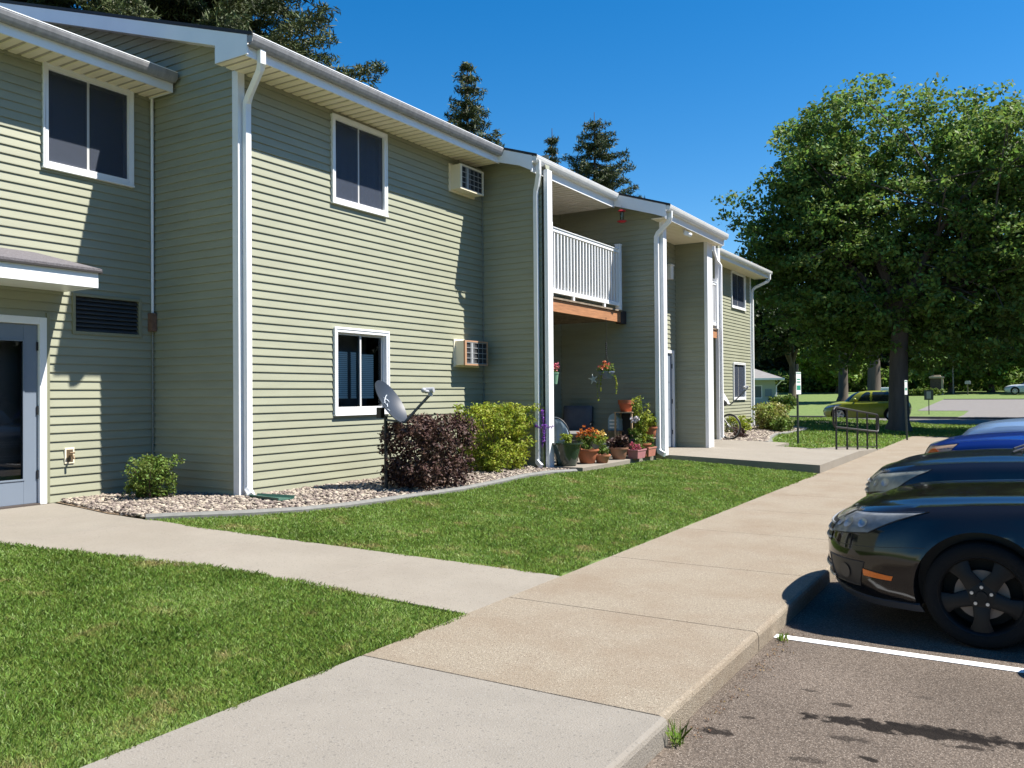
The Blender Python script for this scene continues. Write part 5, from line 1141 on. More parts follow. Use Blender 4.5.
# ------------------------------------------------------------------ small house beyond the lawn
hx, hy, hz = -16.68, 66, .05
HOUSE = t = thing('small_house', (hx, hy, hz), 'small pale green house with a grey hip roof behind the apartment corner', 'house')
mb = MB(); siding(mb, 'y', hy, -1, hx-9, hx, 0.0, 2.5, [(hx-1.55, hx-.95, 1.0, 2.0), (hx-2.3, hx-1.75, 1.0, 2.0)]); siding(mb, 'x', hx, 1, hy, hy+8, 0, 2.5)
mb.build('wall', mat('pale_sage', (.42, .47, .40), rough=.6), t, fix=False)
mb = MB(); mb.box(hx-9, hx-.02, hy+.1, hy+8, 0, 2.45); mb.build('interior_core', M_DARK, t)
mb = MB(); e = .6; z0 = 2.55; A = [(hx-9-e, hy-e, z0), (hx+e, hy-e, z0), (hx+e, hy+8+e, z0), (hx-9-e, hy+8+e, z0), (hx-5.2, hy+4, z0+1.55), (hx-3.6, hy+4, z0+1.55)]
mb.add(A, [(0, 1, 5, 4), (1, 2, 5), (2, 3, 4, 5), (3, 0, 4), (3, 2, 1, 0)]); mb.build('roof', mat('grey_roof', (.20, .19, .18), rough=.9, var=.1, scale=3), t)
mb = MB(); mb.box(hx-9-e, hx+e, hy-e-.12, hy-e, z0-.14, z0); mb.box(hx+e, hx+e+.12, hy-e-.12, hy+8+e, z0-.14, z0); mb.tube([(hx+e, hy-e, z0-.1), (hx+.1, hy-.1, z0-.6), (hx+.06, hy-.08, .1)], .05, 6); mb.build('gutter', M_WHT, t)
for (a, b) in ((hx-1.55, hx-.95), (hx-2.3, hx-1.75)):
    mb = MB(); mb.box(a, b, hy-.03, hy+.03, 1.0, 1.06); mb.box(a, b, hy-.03, hy+.03, 1.94, 2.0); mb.box(a, a+.06, hy-.03, hy+.03, 1.06, 1.94); mb.box(b-.06, b, hy-.03, hy+.03, 1.06, 1.94); w = mb.build('window', M_WHT, t)
    mb = MB(); mb.box(a+.06, b-.06, hy+.01, hy+.02, 1.06, 1.94); mb.build('pane', mat('dark_pane', (.08, .12, .13), rough=.1), w)
mb = MB(); mb.box(hx-.75, hx-.25, hy-.10, hy-.03, 1.15, 1.7); mb.build('utility_box', mat('utility_grey', (.18, .24, .26), rough=.6), t)
HOUSE.rotation_euler = (0, 0, R(14))
shrub('clipped_hedge', (-16.0, 65.5, .0), (1.05, .9, 1.15), 160, 30, .075, L_GRN, 'clipped boxy green hedge at the corner of the small house', box=.4, seed=81, clump=.16)
shrub('low_shrub', (-17.2, 64.6, .0), (.6, .5, .5), 50, 24, .07, L_BURG, 'low reddish shrub at the foot of the small house', seed=82, clump=.14)
shrub('low_groundcover', (-9.5, 94, 1.0), (2.4, 1.0, .6), 120, 26, .12, L_GRN, 'low spreading juniper in front of the stone kiosk', box=.8, seed=83, clump=.25)

# kiosk, poles, box beyond the street
kx, ky = -8.0, 96; kz = tz(ky)
t = thing('stone_kiosk', (kx, ky, kz), 'brown brick kiosk with a pale flat cap at the edge of the wood', 'kiosk')
mb = MB(); mb.box(kx-.6, kx+.4, ky-.3, ky+.3, kz-.1, kz+1.65); mb.build('body', mat('brown_brick', (.10, .07, .05), rough=.95, var=.3, scale=8), t)
mb = MB(); mb.box(kx-.7, kx+.65, ky-.4, ky+.4, kz+1.65, kz+1.85); mb.box(kx-.45, kx+.35, ky-.3, ky+.3, kz+1.85, kz+1.97); mb.build('cap', mat('buff_stone', (.45, .36, .26), rough=.9), t, bevel=.03)
mb = MB(); mb.box(kx+.41, kx+.6, ky-.32, ky-.05, kz-.1, kz+1.65); mb.build('pillar', MC['buff_stone'], t)
t = thing('low_stone_sign', (kx-2.3, ky, kz), 'low pale stone slab left of the brown kiosk', 'stone slab'); mb = MB(); mb.box(kx-3.1, kx-1.7, ky-.2, ky+.2, kz-.05, kz+.25); mb.box(kx-2.9, kx-1.9, ky-.15, ky+.15, kz+.25, kz+.42); mb.build('slab', MC['buff_stone'], t, bevel=.04)
t = thing('utility_pole', (-6.6, 97, tz(97)), 'tall thin grey utility pole in front of the wood', 'pole'); mb = MB(); mb.tube([(-6.6, 97, tz(97)-.2), (-6.6, 97, tz(97)+4.6)], [.08, .06], 10); mb.build('pole', mat('grey_wood_pole', (.25, .22, .2), rough=.9), t); mb = MB(); mb.box(-6.95, -6.25, 96.95, 97.05, tz(97)+4.2, tz(97)+4.3); mb.build('crossarm', MC['grey_wood_pole'], t)
t = thing('mailbox', (-5.2, 95.5, tz(95.5)), 'small mailbox on a post between the grey pole and the silver car', 'mailbox'); mb = MB(); mb.box(-5.26, -5.16, 95.45, 95.55, tz(95.5)-.1, tz(95.5)+1.05); mb.build('post', M_DWOOD, t)
mb = MB(); mb.prism([(-5.45, tz(95.5)+1.05), (-4.95, tz(95.5)+1.05), (-4.95, tz(95.5)+1.28), (-5.05, tz(95.5)+1.38), (-5.35, tz(95.5)+1.38), (-5.45, tz(95.5)+1.28)], 'y', 95.2, 95.8); mb.build('box', M_GREYM, t)
gx, gy = -9.6, 74; gz_ = tz(gy)
t = thing('white_utility_cabinet', (gx, gy, gz_), 'white utility cabinet showing just left of the big maple trunk', 'cabinet'); mb = MB(); mb.box(gx-.6, gx+.35, gy-.4, gy+.4, gz_+.12, gz_+1.35); mb.build('body', M_WHT, t, bevel=.03); mb = MB(); mb.box(gx-.65, gx+.4, gy-.45, gy+.45, gz_-.1, gz_+.12); mb.build('plinth', M_CONC, t)
mb = MB(); mb.box(gx-.5, gx-.1, gy-.412, gy-.401, gz_+.3, gz_+1.2); mb.box(gx-.05, gx+.27, gy-.412, gy-.401, gz_+.3, gz_+1.2); mb.build('door', mat('pale_grey_panel', (.55, .57, .6), rough=.5), t)

# ------------------------------------------------------------------ cars
def smooth(x, a, b):
    t_ = max(0, min(1, (x-a)/(b-a))); return t_*t_*(3-2*t_)
CP = {}
def carpaint(name, col, rough=.22):
    m = mat(name, col, rough=rough, coat=.45, spec=.4); return m
M_TYRE = mat('tyre_rubber', (.011, .011, .011), rough=.95, spec=.2, bump=.3, bscale=80)
M_CHR = mat('chrome', (.62, .62, .62), rough=.38, metal=.9)
M_LENS = glassmat('lamp_lens', (.85, .87, .88), refl=.45)
M_CGL = mat('tinted_car_glass', (.015, .02, .02), rough=.04, spec=.8, coat=.5)
def interp_c(x, xs, ys):
    """smooth (catmull-like) interpolation"""
    xs = list(xs); ys = list(ys); i = max(0, min(len(xs)-2, int(np.searchsorted(xs, x)-1))); h = xs[i+1]-xs[i]; t_ = max(0, min(1, (x-xs[i])/h))
    d = lambda j: (ys[min(j+1, len(ys)-1)]-ys[max(j-1, 0)])/(xs[min(j+1, len(xs)-1)]-xs[max(j-1, 0)])
    a, b, c, e = ys[i], ys[i+1], d(i)*h, d(i+1)*h
    return (2*t_**3-3*t_*t_+1)*a+(t_**3-2*t_*t_+t_)*c+(-2*t_**3+3*t_*t_)*b+(t_**3-t_*t_)*e
def car(loc, yawd, cfg, label, group='cars parked nose-in at the kerb', cat='car', name='parked_car'):
    """front at local x=0, rear at +x; built in local coordinates"""
    L_, hw = cfg['L'], cfg['W']/2; wb0, wb1, wr = cfg['fo'], cfg['fo']+cfg['wb'], cfg['wr']
    t = thing(name, (0, 0, 0), label, cat, group); ORG[t.name] = Vector((0, 0, 0))
    sh = cfg['shoulder']; hd = cfg['hood']; nose = cfg.get('nose', [(0, .10), (.2, .02), (.45, 0), (.62, .015), (.8, .07), (1, .26)]); RF = cfg.get('RF', .62); RR = .5; pf = cfg.get('pf', .72)
    zsx = [p[0] for p in sh]; zsy = [p[1] for p in sh]; hx_ = [p[0] for p in hd]; hy_ = [p[1] for p in hd]
    nv = [p[0] for p in nose]; nx = [p[1] for p in nose]
    wv = lambda v: np.interp(v, [0, .1, .3, .5, .62, .78, .92, 1], [.93, .965, .985, 1.0, .992, .975, .945, .885])
    NA = 28; NS = 64; NR = 20
    def outline(s, v):
        """s in [0,1]: front centre->corner->side->rear centre"""
        h_ = hw*wv(v); xf = interp_c(v, nv, nx); xr = L_-np.interp(v, [0, .3, .6, .85, 1], [.12, .03, 0, .05, .14])
        if s < .22: a = s/.22*math.pi/2; y = h_*math.sin(a)**pf; x = xf+RF*(1-math.cos(a)**pf)
        elif s > .85: a = (1-s)/.15*math.pi/2; y = h_*math.sin(a)**.7; x = xr-RR*(1-math.cos(a)**.7)
        else: y = h_; u = (s-.22)/.63; x = xf+RF+(xr-RR-xf-RF)*u
        tp = 1-.055*smooth(x, .9, 0)-.04*smooth(x, L_-.8, L_); return x, y*tp
    def zof(v, x):
        zb = .19+.04*smooth(x, .5, 0)+.05*smooth(x, L_-.6, L_); zt = interp_c(x, zsx, zsy); return zb+v*(zt-zb)
    def S(s, v, side=-1):
        x, y = outline(s, v); z = zof(v, x)
        # fender flare round the arches
        for wx in (wb0, wb1):
            d = math.hypot(x-wx, z-wr)
            y += .018*math.exp(-((d-wr*1.18)/.07)**2) if y > hw*.8 else 0
        return Vector((x, y*side, z))
    svals = [i/NS for i in range(NS+1)]; fr = list(np.linspace(0, .22, 17)); svals = fr+list(np.linspace(.22, .85, 60)[1:])+list(np.linspace(.85, 1, 12)[1:]); NSv = len(svals)
    vvals = [0, .04, .1, .18, .26, .34, .42, .5, .58, .66, .74, .81, .87, .92, .96, 1.0]
    mb = MB(); rings = []
    for v in vvals:
        ring = [S(s, v, -1) for s in svals]+[S(s, v, 1) for s in svals[::-1][1:-1]]; rings.append(ring)
    n = len(rings[0])
    # hood/top rings
    top = rings[-1]
    for k in np.linspace(1, 0, 12)[1:]:
        ring = []
        for p in top:
            xm = max(hw*.95, min(L_-hw*.9, p.x)); x = xm+(p.x-xm)*k; y = p.y*k
            zc = interp_c(x, hx_, hy_); zs_ = interp_c(x, zsx, zsy); e = (1-k*k); 
            bl = smooth(e, 0, .45); cr_ = zc+.0-.055*k*k*(1-.4*smooth(x, .8, 0)); z = zs_+(cr_-zs_)*min(1, bl*1.05)
            if abs(k-.72) < .08: z += cfg.get('crease', .008)
            ring.append(Vector((x, y, z)))
        rings.append(ring)
    vs = [p for r_ in rings for p in r_]; m_ = len(rings)
    fs = [(i*n+j, i*n+(j+1) % n, (i+1)*n+(j+1) % n, (i+1)*n+j) for i in range(m_-1) for j in range(n)]+[tuple(range(n))[::-1]]
    mb.add(vs, fs); body = mb.build('body', [cfg['paint'], M_BLK], t, smooth=False, local=True)
    # merge seam
    bm = bmesh.new(); bm.from_mesh(body.data); bmesh.ops.remove_doubles(bm, verts=bm.verts, dist=.0008); bmesh.ops.dissolve_degenerate(bm, edges=bm.edges, dist=1e-5); bmesh.ops.recalc_face_normals(bm, faces=bm.faces); bm.to_mesh(body.data); bm.free()
    cm = MB()
    for wx in (wb0, wb1):
        for sd in (-1, 1):
            y0 = sd*(hw-.30); y1 = sd*(hw+.3); cm.lathe([(0, 0), (wr+.055, 0), (wr+.055, .6), (0, .6)] if sd > 0 else [(0, -.6), (wr+.055, -.6), (wr+.055, 0), (0, 0)], (wx, y0, wr+.015), 'y', 48)
    cut = cm.build('cutter', M_BLK, local=True); bo = body.modifiers.new('b', 'BOOLEAN'); bo.object = cut; bo.operation = 'DIFFERENCE'; bo.solver = 'EXACT'
    dg = bpy.context.evaluated_depsgraph_get(); me = bpy.data.meshes.new_from_object(body.evaluated_get(dg)); body.modifiers.clear(); old = body.data; body.data = me; bpy.data.meshes.remove(old); bpy.data.objects.remove(cut)
    if len(me.materials) < 2: me.materials.append(M_BLK)
    for p in me.polygons:
        c = p.center
        for wx in (wb0, wb1):
            d = math.hypot(c.x-wx, c.z-wr-.015)
            if abs(d-(wr+.055)) < .012 and abs(p.normal.y) < .6 and abs(c.y) < hw-.0 and p.area > .0: p.material_index = 1
            if abs(abs(c.y)-(hw-.30)) < .02 and abs(p.normal.y) > .9 and d < wr+.06: p.material_index = 1
        if p.normal.z < -.9: p.material_index = 1
    me.polygons.foreach_set('use_smooth', [True]*len(me.polygons)); me.set_sharp_from_angle(angle=R(32))
    # patches laid on the skin
    def patch(nm, quad, m, off=.004, nu=14, nvv=8, side=-1, par=None, depth=.01, edge=None, sm=True):
        (s0, v0), (s1, v1), (s2, v2), (s3, v3) = quad; G = []
        for i in range(nu+1):
            u = i/nu; row = []
            for j in range(nvv+1):
                w = j/nvv; s = (s0*(1-u)+s1*u)*(1-w)+(s3*(1-u)+s2*u)*w; v = (v0*(1-u)+v1*u)*(1-w)+(v3*(1-u)+v2*u)*w
                p = S(s, v, side); q = S(s+.003, v, side); r_ = S(s, min(1, v+.02), side) if v < .97 else S(s, v, side)*2-S(s, v-.02, side)
                nn = (q-p).cross(r_-p).normalized(); nn = nn if nn.dot(Vector((p.x-L_/2, p.y, .0))) > 0 else -nn
                row.append((p, nn))
            G.append(row)
        mb = MB(); mb.grid([[p+nn*off for p, nn in r_] for r_ in G])
        bd = [(i, 0) for i in range(nu+1)]+[(nu, j) for j in range(1, nvv+1)]+[(i, nvv) for i in range(nu-1, -1, -1)]+[(0, j) for j in range(nvv-1, 0, -1)]
        P1 = [G[i][j][0]+G[i][j][1]*off for i, j in bd]; P2 = [G[i][j][0]-G[i][j][1]*depth for i, j in bd]; k = len(bd)
        mb.add(P1+P2, [(i, (i+1) % k, k+(i+1) % k, k+i) for i in range(k)])
        o = mb.build(nm, m, par or t, smooth=sm, local=True)
        if edge: 
            e = MB(); e.tube(P1+[P1[0]], edge[0], 5, cap=False); e.build('surround', edge[1], o, smooth=True, local=True)
        return o, G
    for side in (-1, 1):
        o, G = patch('headlight', cfg['head'], cfg.get('lampm', M_CHR), off=.003, side=side, edge=(.004, M_BLK))
        # inner reflectors and bulbs seen through the lens
        def at(u, w, d): p, nn = G[int(round(u*14))][int(round(w*8))]; return p+nn*d
        for (u, w, r_, c_) in cfg.get('bulbs', [(.25, .5, .035, M_CHR), (.55, .5, .045, M_CHR)]):
            p, nn = G[int(round(u*14))][int(round(w*8))]; b = MB(); rxx = nn.cross(Vector((0, 0, 1))).normalized(); ryy = rxx.cross(nn); 
            vs = [p+nn*.010+(rxx*math.cos(a)+ryy*math.sin(a))*r_ for a in np.linspace(0, 2*math.pi, 17)[:-1]]+[p+nn*.004+(rxx*math.cos(a)+ryy*math.sin(a))*r_*.45 for a in np.linspace(0, 2*math.pi, 17)[:-1]]
            b.add(vs, [(i, (i+1) % 16, 16+(i+1) % 16, 16+i) for i in range(16)]+[tuple(range(16, 32))]); b.build('bulb', c_, o, local=True)
        m2 = MB(); m2.grid([[p+nn*(.013+.006*math.sin(math.pi*i/14)) for j, (p, nn) in enumerate(r_)] for i, r_ in enumerate(G)]); m2.build('lens', M_LENS, o, smooth=True, local=True)
        if 'fog' in cfg:
            o, G = patch('fog_lamp', cfg['fog'], M_BLK, off=.003, side=side, edge=(.005, M_BLK))
            p, nn = G[8][4]; b = MB(); rxx = nn.cross(Vector((0, 0, 1))).normalized(); ryy = rxx.cross(nn); b.add([p+nn*.010+(rxx*math.cos(a)+ryy*math.sin(a))*.05 for a in np.linspace(0, 2*math.pi, 21)[:-1]], [tuple(range(20))]); b.build('bulb', mat('fog_glass', (.03, .032, .035), rough=.35, spec=.5), o, local=True)
        if 'marker' in cfg: patch('side_marker', cfg['marker'], mat('amber_reflector', (.75, .16, .01), rough=.25, coat=.6), off=.007, side=side)
        if 'lip' in cfg: patch('air_dam', cfg['lip'], mat('scuffed_black_trim', (.045, .045, .05), rough=.4), off=.012, side=side, nu=24, nvv=3)
        if 'seam' in cfg:
            for q_ in cfg['seam']: patch('panel_seam', q_, M_BLK, off=.0012, side=side, nu=20, nvv=2, depth=.002)
        # door seams
        for s_ in cfg.get('doors', (.385, .56, .70)): patch('panel_seam', [(s_, .1), (s_+.0012, .1), (s_+.0012, .98), (s_, .98)], M_BLK, off=.0012, side=side, nu=2, nvv=16, depth=.002)
        patch('rear_light', [(.86, .72), (.93, .74), (.93, .90), (.84, .92)], mat('red_lens', (.4, .01, .01), rough=.15, coat=.6), side=side)
        for s_ in (.50, .66): patch('door_handle', [(s_, .76), (s_+.03, .76), (s_+.03, .80), (s_, .80)], cfg['paint'], off=.02, side=side, nu=4, nvv=3)
    # grille + lower intake + plate (front face)
    def front(nm, v0, v1, sx, m, off, bars=0):
        G = [[S(s, v, sd) for (s, sd) in [(q, -1) for q in np.linspace(sx, 0, 8)]+[(q, 1) for q in np.linspace(0, sx, 8)[1:]]] for v in np.linspace(v0, v1, 6)]
        mb = MB(); mb.grid([[p+Vector((-off, 0, 0)) for p in r_] for r_ in G]); o = mb.build(nm, m, t, smooth=True, local=True)
        if bars:
            b = MB()
            for k in range(bars): v = v0+(v1-v0)*(k+.5)/bars; b.tube([S(s, v, sd)+Vector((-off-.006, 0, 0)) for (s, sd) in [(q, -1) for q in np.linspace(sx, 0, 8)]+[(q, 1) for q in np.linspace(0, sx, 8)[1:]]], .009, 5)
            b.build('bar', cfg.get('barm', M_CHR), o, smooth=True, local=True)
    front('grille', .60, .86, .085, M_BLK, .005, 3); front('lower_intake', .10, .34, .09, M_BLK, .005, 2)
    if cfg.get('plate', True):
        p = S(0, .50); mb = MB(); mb.box(p.x-.022, p.x-.004, -.16, .16, p.z-.06, p.z+.07); mb.build('plate_bracket', M_BLK, t, bevel=.006, local=True)
    # cabin
    cb0, cb1, rf0, rf1, ch = cfg['cab']; bz = cfg['belt']; rz = cfg['roof']; NC = 132; K = [0, .06, .14, .3, .5, .7, .84, .92, .97, 1]
    AA = np.linspace(0, 2*math.pi, 4001); px_ = np.sign(np.cos(AA))*np.abs(np.cos(AA))**.42*(cb1-cb0)/2; py_ = np.sign(np.sin(AA))*np.abs(np.sin(AA))**.42*hw*.8
    ar = np.concatenate([[0], np.cumsum(np.hypot(np.diff(px_), np.diff(py_)))]); ANG = np.interp(np.linspace(0, ar[-1], NC+1)[:-1], ar, AA)
    def cab(i, k):
        a = ANG[i]; c, s = math.cos(a), math.sin(a); pw = .42
        u = (1-abs(c)**1.0*0)*1; sx_ = math.copysign(abs(c)**pw, c); sy_ = math.copysign(abs(s)**pw, s)
        x0 = cb0+(rf0-cb0)*k+(.10*(k**4)); x1 = cb1+(rf1-cb1)*k-(.12*k**4); w = hw*(.90-(.24)*k**1.3-.05*k**6)
        xm, xr = (x0+x1)/2, (x1-x0)/2; b = interp_c(max(0, min(L_, xm-xr*sx_)), hx_, hy_)-.06 if k == 0 else 0
        zz = bz-.06+(rz-bz+.03)*math.sin(k*math.pi/2)**.95 if k > 0 else bz-.12
        return Vector((xm-xr*sx_, w*sy_, zz+.02*0))
    G = [[cab(i, k) for i in range(NC)] for k in K]; glass = {'windscreen': MB(), 'rear_window': MB(), 'side_window': MB()}; pm = MB(); vsall = [p for r_ in G for p in r_]
    gf = {'windscreen': [], 'rear_window': [], 'side_window': []}; pf_ = []
    for k in range(len(K)-1):
        for i in range(NC):
            f_ = (k*NC+i, k*NC+(i+1) % NC, (k+1)*NC+(i+1) % NC, (k+1)*NC+i); c = (vsall[f_[0]]+vsall[f_[1]]+vsall[f_[2]]+vsall[f_[3]])/4
            ok = 1 <= k <= 5; w = abs(vsall[f_[0]].y)+abs(vsall[f_[1]].y); wmax = max(abs(q.y) for q in G[k])*2
            midx = (cb0+cb1)/2
            if ok and w < wmax*.90 and c.x < midx: gf['windscreen'].append(f_)
            elif ok and w < wmax*.86 and c.x > midx: gf['rear_window'].append(f_)
            elif ok and w >= wmax*.985 and not any(abs(c.x-q) < .05 for q in cfg.get('pillars', (2.55, 3.5))): gf['side_window'].append(f_)
            else: pf_.append(f_)
    # roof rings
    base = len(vsall); prev = [(len(K)-1)*NC+i for i in range(NC)]; cx_ = sum(p.x for p in G[-1])/NC
    for q in (.8, .5, .2, 0):
        ring = [Vector((cx_+(p.x-cx_)*q, p.y*q, rz-.0+.022*(1-q*q)-.0)) for p in G[-1]]; b0 = len(vsall); vsall += ring
        cur = [b0+i for i in range(NC)]; pf_ += [(prev[i], prev[(i+1) % NC], cur[(i+1) % NC], cur[i]) for i in range(NC)]; prev = cur
    pm.add(vsall, pf_); o = pm.build('roof', cfg['paint'], t, smooth=True, local=True)
    for nm in gf:
        g = MB(); g.add(vsall, gf[nm]); o = g.build(nm, M_CGL, t, smooth=True, local=True)
        bm = bmesh.new(); bm.from_mesh(o.data); bmesh.ops.delete(bm, geom=[v for v in bm.verts if not v.link_faces], context='VERTS'); bm.to_mesh(o.data); bm.free()
    for o in [q for q in t.children if q.name.startswith('side_window')]:
        bm = bmesh.new(); bm.from_mesh(o.data); seen = set(); isl = []
        for f0 in bm.faces:
            if f0.index in seen: continue
            st_ = [f0]; cur = []; seen.add(f0.index)
            while st_:
                f1 = st_.pop(); cur.append(f1)
                for e1 in f1.edges:
                    for f2 in e1.link_faces:
                        if f2.index not in seen: seen.add(f2.index); st_.append(f2)
            isl.append([[tuple(v.co) for v in f1.verts] for f1 in cur])
        bm.free(); od = o.data; bpy.data.objects.remove(o); bpy.data.meshes.remove(od)
        for fl in isl:
            if len(fl) < 3: continue
            g = MB()
            for vv in fl: g.add(vv, [tuple(range(len(vv)))])
            g.build('side_window', M_CGL, t, smooth=True, local=True)
    # cowl, wipers, mirrors
    mb = MB(); xw = cb0+.02
    for yy in (-.45, .15): mb.tube([(xw+.0, yy, interp_c(xw, hx_, hy_)+.0), (xw+.08, yy+.25, interp_c(xw, hx_, hy_)+.02), (xw+.12, yy+.5, interp_c(xw, hx_, hy_)+.03)], .010, 5)
    mb.build('wiper', M_BLK, t, local=True)
    for sd in (-1, 1):
        mb = MB(); mb.sphere((cb0+.62, sd*(hw+.09), bz+.10), .11, 14, (.75, 1, .75)); mb.tube([(cb0+.62, sd*(hw-.12), bz+.02), (cb0+.6, sd*(hw+.05), bz+.07)], [.05, .04], 8); mb.build('mirror', cfg['paint'], t, smooth=True, local=True)
    # wheels
    for wx in (wb0, wb1):
        for sd in (-1, 1):
            c = Vector((wx, sd*(hw-.115), wr)); mb = MB(); w2 = .11; rt_ = wr
            prof = [(rt_*.75, -w2*.9), (rt_*.83, -w2*1.03), (rt_*.93, -w2*.98), (rt_*.985, -w2*.82), (rt_, -w2*.55), (rt_, -.05), (rt_-.008, -.047), (rt_-.008, -.04), (rt_, -.037), (rt_, .037), (rt_-.008, .04), (rt_-.008, .047), (rt_, .05), (rt_, w2*.55), (rt_*.985, w2*.82), (rt_*.93, w2*.98), (rt_*.83, w2*1.03), (rt_*.75, w2*.9)]
            mb.lathe(prof, c, 'y', 56, close=True); W = thing('wheel', (0, 0, 0), None, None) if False else mb.build('wheel', M_TYRE, t, smooth=True, local=True)
            rr = rt_*.755; f0 = sd*w2*.86
            mb = MB(); mb.lathe([(rr, sd*-w2*.9), (rr*1.02, f0), (rr*.985, f0+sd*.006), (rr*.94, f0-sd*.004), (rr*.90, f0-sd*.03), (rr*.90, -f0)], c, 'y', 56); ns = 5
            for k in range(ns):
                a = k*2*math.pi/ns+.94; ca, sa = math.cos(a), math.sin(a); P = []
                ws = [(.05, .062, -.018), (rr*.30, .050, -.006), (rr*.62, .043, -.004), (rr*.93, .072, -.016)]
                for (rad_, hwid, dy) in ws: P += [(rad_, -hwid, dy-.012), (rad_, -hwid*.55, dy), (rad_, hwid*.55, dy), (rad_, hwid, dy-.012)]
                top_ = [Vector((c.x+r_*ca-h_*sa, c.y+f0+sd*d_, c.z+r_*sa+h_*ca)) for r_, h_, d_ in P]; bot = [Vector((q.x, q.y-sd*.03, q.z)) for q in top_]; b = 16
                f2 = [(i*4+j, i*4+j+1, (i+1)*4+j+1, (i+1)*4+j) for i in range(3) for j in range(3)]+[(i*4, (i+1)*4, b+(i+1)*4, b+i*4) for i in range(3)]+[(i*4+3, b+i*4+3, b+(i+1)*4+3, (i+1)*4+3) for i in range(3)]
                mb.add(top_+bot, f2)
            mb.lathe([(.085, f0-sd*.03), (.085, f0-sd*.014), (.07, f0-sd*.008), (.034, f0-sd*.008), (.032, f0+sd*.004), (0, f0+sd*.006)], c, 'y', 24)
            mb.build('rim', cfg.get('rim', mat('satin_black_rim', (.006, .006, .006), rough=.5, spec=.3)), W, smooth=True, local=True)
            mb = MB(); mb.lathe([(.03, f0-sd*.06), (rr*.62, f0-sd*.06), (rr*.62, f0-sd*.07), (.03, f0-sd*.07)], c, 'y', 36); mb.build('brake_disc', mat('rusty_brake_disc', (.20, .16, .13), rough=.6, metal=.3), W, local=True)
            for k in range(5): a = k*2*math.pi/5+.94+.628; mb = MB(); mb.tube([(c.x+.057*math.cos(a), c.y+f0-sd*.02, c.z+.057*math.sin(a)), (c.x+.057*math.cos(a), c.y+f0+sd*.004, c.z+.057*math.sin(a))], .0105, 8); mb.build('lug_nut', M_CHR, W, local=True)
    t.location = loc; t.rotation_euler = (0, 0, R(yawd)); return t
SEDAN = dict(L=4.80, W=1.83, fo=.955, wb=2.73, wr=.330, shoulder=[(0, .765), (.25, .80), (.6, .845), (1.0, .885), (1.4, .91), (2.2, .94), (3.4, .98), (4.3, 1.0), (4.8, .93)],
             hood=[(0, .79), (.25, .845), (.6, .91), (1.0, .945), (1.35, .965), (2.2, 1.0), (3.6, 1.04), (4.2, 1.05), (4.8, .98)],
             cab=(1.34, 4.35, 2.15, 3.45, 0), belt=.99, roof=1.45)
def cfg(**k): d = dict(SEDAN); d.update(k); return d
A_ = cfg(fo=1.03, nose=[(0, .08), (.2, .015), (.45, 0), (.66, .01), (.85, .055), (1, .19)], RF=.58, paint=carpaint('black_paint', (.007, .006, .006), .12), head=[(.075, .72), (.178, .76), (.222, .955), (.10, .965)], bulbs=[(.15, .5, .035, M_CHR), (.36, .5, .042, M_CHR), (.62, .5, .035, M_CHR)],
         fog=[(.105, .16), (.165, .17), (.178, .44), (.085, .44)], marker=[(.176, .30), (.212, .28), (.214, .325), (.176, .37)], lip=[(.03, .0), (.228, .0), (.228, .07), (.03, .07)],
         seam=[[(.08, .60), (.242, .62), (.242, .626), (.08, .606)], [(.07, .44), (.17, .47), (.17, .476), (.07, .446)]], lampm=mat('smoked_housing', (.26, .27, .28), rough=.4, metal=0, var=.35, scale=9))
car((-1.30, 6.93, -.12), 0, A_, 'glossy black sedan with black wheels, nearest car at the kerb')
B_ = cfg(paint=carpaint('black_navy_paint', (.007, .009, .016), .2), head=[(.07, .62), (.185, .68), (.228, .94), (.10, .94)], plate=False, RF=.55, nose=[(0, .09), (.2, .02), (.45, 0), (.66, .01), (.86, .05), (1, .15)], hood=[(0, .80), (.25, .88), (.6, .955), (1.0, 1.0), (1.35, 1.02), (2.2, 1.0), (3.6, 1.04), (4.2, 1.05), (4.8, .98)],
         shoulder=[(0, .77), (.25, .83), (.6, .89), (1.0, .93), (1.4, .95), (2.2, .965), (3.4, .98), (4.3, 1.0), (4.8, .93)], fog=[(.10, .14), (.165, .15), (.165, .34), (.10, .34)], rim=mat('silver_rim', (.5, .5, .52), rough=.3, metal=.9), lampm=mat('clear_housing', (.40, .40, .34), rough=.4, metal=0, var=.3, scale=8))
car((-1.50, 9.90, -.12), 0, B_, 'dark navy sedan with clear headlights, second car from the front')
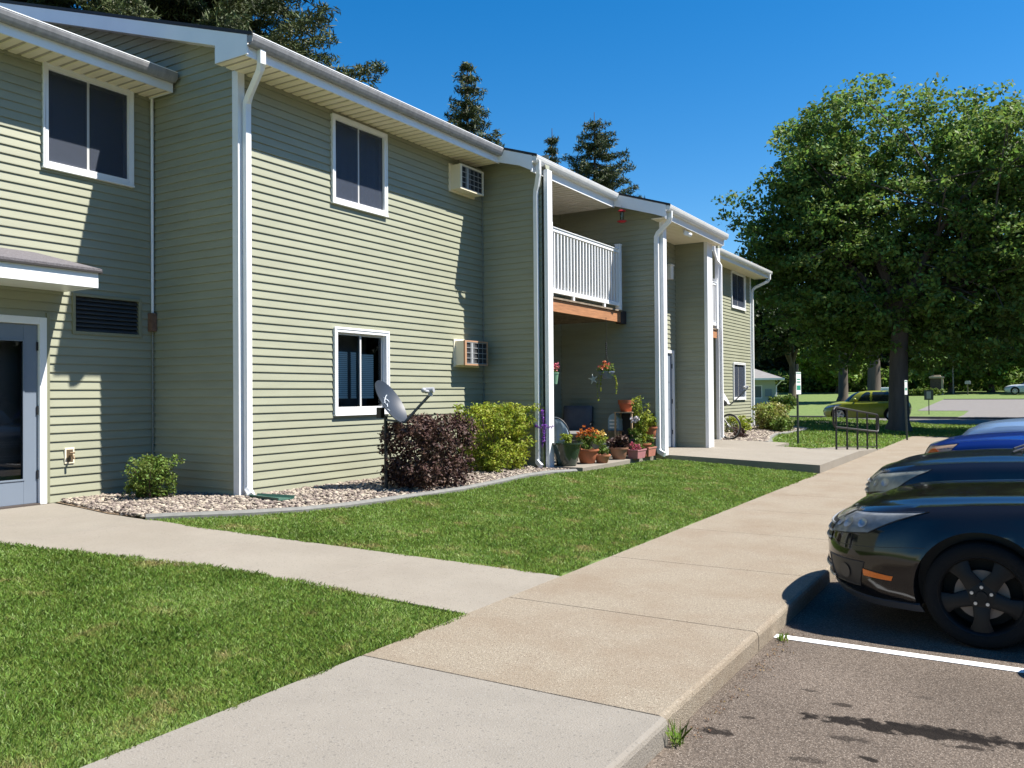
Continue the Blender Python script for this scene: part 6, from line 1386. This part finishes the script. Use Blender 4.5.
C_ = cfg(paint=carpaint('cobalt_blue_paint', (.006, .022, .15), .22), head=[(.05, .60), (.185, .66), (.21, .985), (.07, .98)], bulbs=[(.6, .5, .10, mat('amber_lamp', (.85, .18, .02), rough=.25)), (.3, .5, .04, M_CHR)], lampm=mat('pale_amber_housing', (.75, .50, .32), rough=.3, metal=.2), RF=.48, pf=.6, W=1.80, L=4.5, nose=[(0, .08), (.2, .02), (.45, 0), (.7, .0), (.9, .025), (1, .07)],
         hood=[(0, .93), (.25, .99), (.6, 1.04), (1.0, 1.08), (1.35, 1.09), (2.2, 1.03), (3.4, 1.05), (4.0, 1.05), (4.5, 1.0)], shoulder=[(0, .89), (.25, .94), (.6, .985), (1.0, 1.01), (1.4, 1.01), (2.2, .98), (3.4, 1.0), (4.1, 1.0), (4.5, .95)], rim=MC['silver_rim'], plate=False)
car((-1.20, 12.65, -.12), 0, C_, 'bright cobalt blue car with orange headlight lamps, third from the front')
D_ = cfg(paint=carpaint('steel_blue_paint', (.13, .20, .32), .25), head=[(.07, .64), (.24, .76), (.262, .90), (.10, .86)], lampm=MC['clear_housing'], RF=.62, L=4.5,
         hood=[(0, .95), (.25, 1.05), (.6, 1.13), (1.0, 1.17), (1.35, 1.17), (2.2, 1.07), (3.4, 1.08), (4.0, 1.07), (4.5, 1.0)], shoulder=[(0, .92), (.25, .99), (.6, 1.05), (1.0, 1.08), (1.4, 1.06), (2.2, 1.04), (3.4, 1.02), (4.1, 1.02), (4.5, .95)], rim=MC['silver_rim'], plate=False)
car((-1.10, 15.5, -.12), 0, D_, 'pale steel blue car, farthest of the row at the kerb')
SUV = cfg(paint=carpaint('yellow_green_paint', (.24, .26, .02), .3), head=[(.10, .72), (.25, .82), (.262, .93), (.10, .90)], L=4.35, W=1.80, fo=.86, wb=2.60, wr=.35, cab=(1.05, 4.25, 1.85, 3.75, 0), belt=1.06, roof=1.60, pillars=(2.45, 3.35),
          shoulder=[(0, .80), (.25, .86), (.6, .93), (1.0, .98), (1.4, 1.0), (2.2, 1.02), (3.4, 1.06), (3.9, 1.08), (4.35, 1.02)], hood=[(0, .84), (.25, .93), (.6, 1.0), (1.0, 1.05), (1.35, 1.07), (2.2, 1.08), (3.4, 1.12), (3.9, 1.12), (4.35, 1.05)], rim=MC['silver_rim'])
car((-9.6, 48.4, -.10), 4, SUV, 'yellow green crossover parked on the shaded driveway behind the handrail', group='cars beyond the lawn')
E_ = cfg(paint=carpaint('silver_paint', (.5, .55, .6), .25), head=[(.10, .72), (.25, .82), (.262, .93), (.10, .90)], rim=MC['silver_rim'])
t = car((-2.1, 95, tz(95)+.02), 0, E_, 'silver car at the far right edge in front of the bright trees', group='cars beyond the lawn')
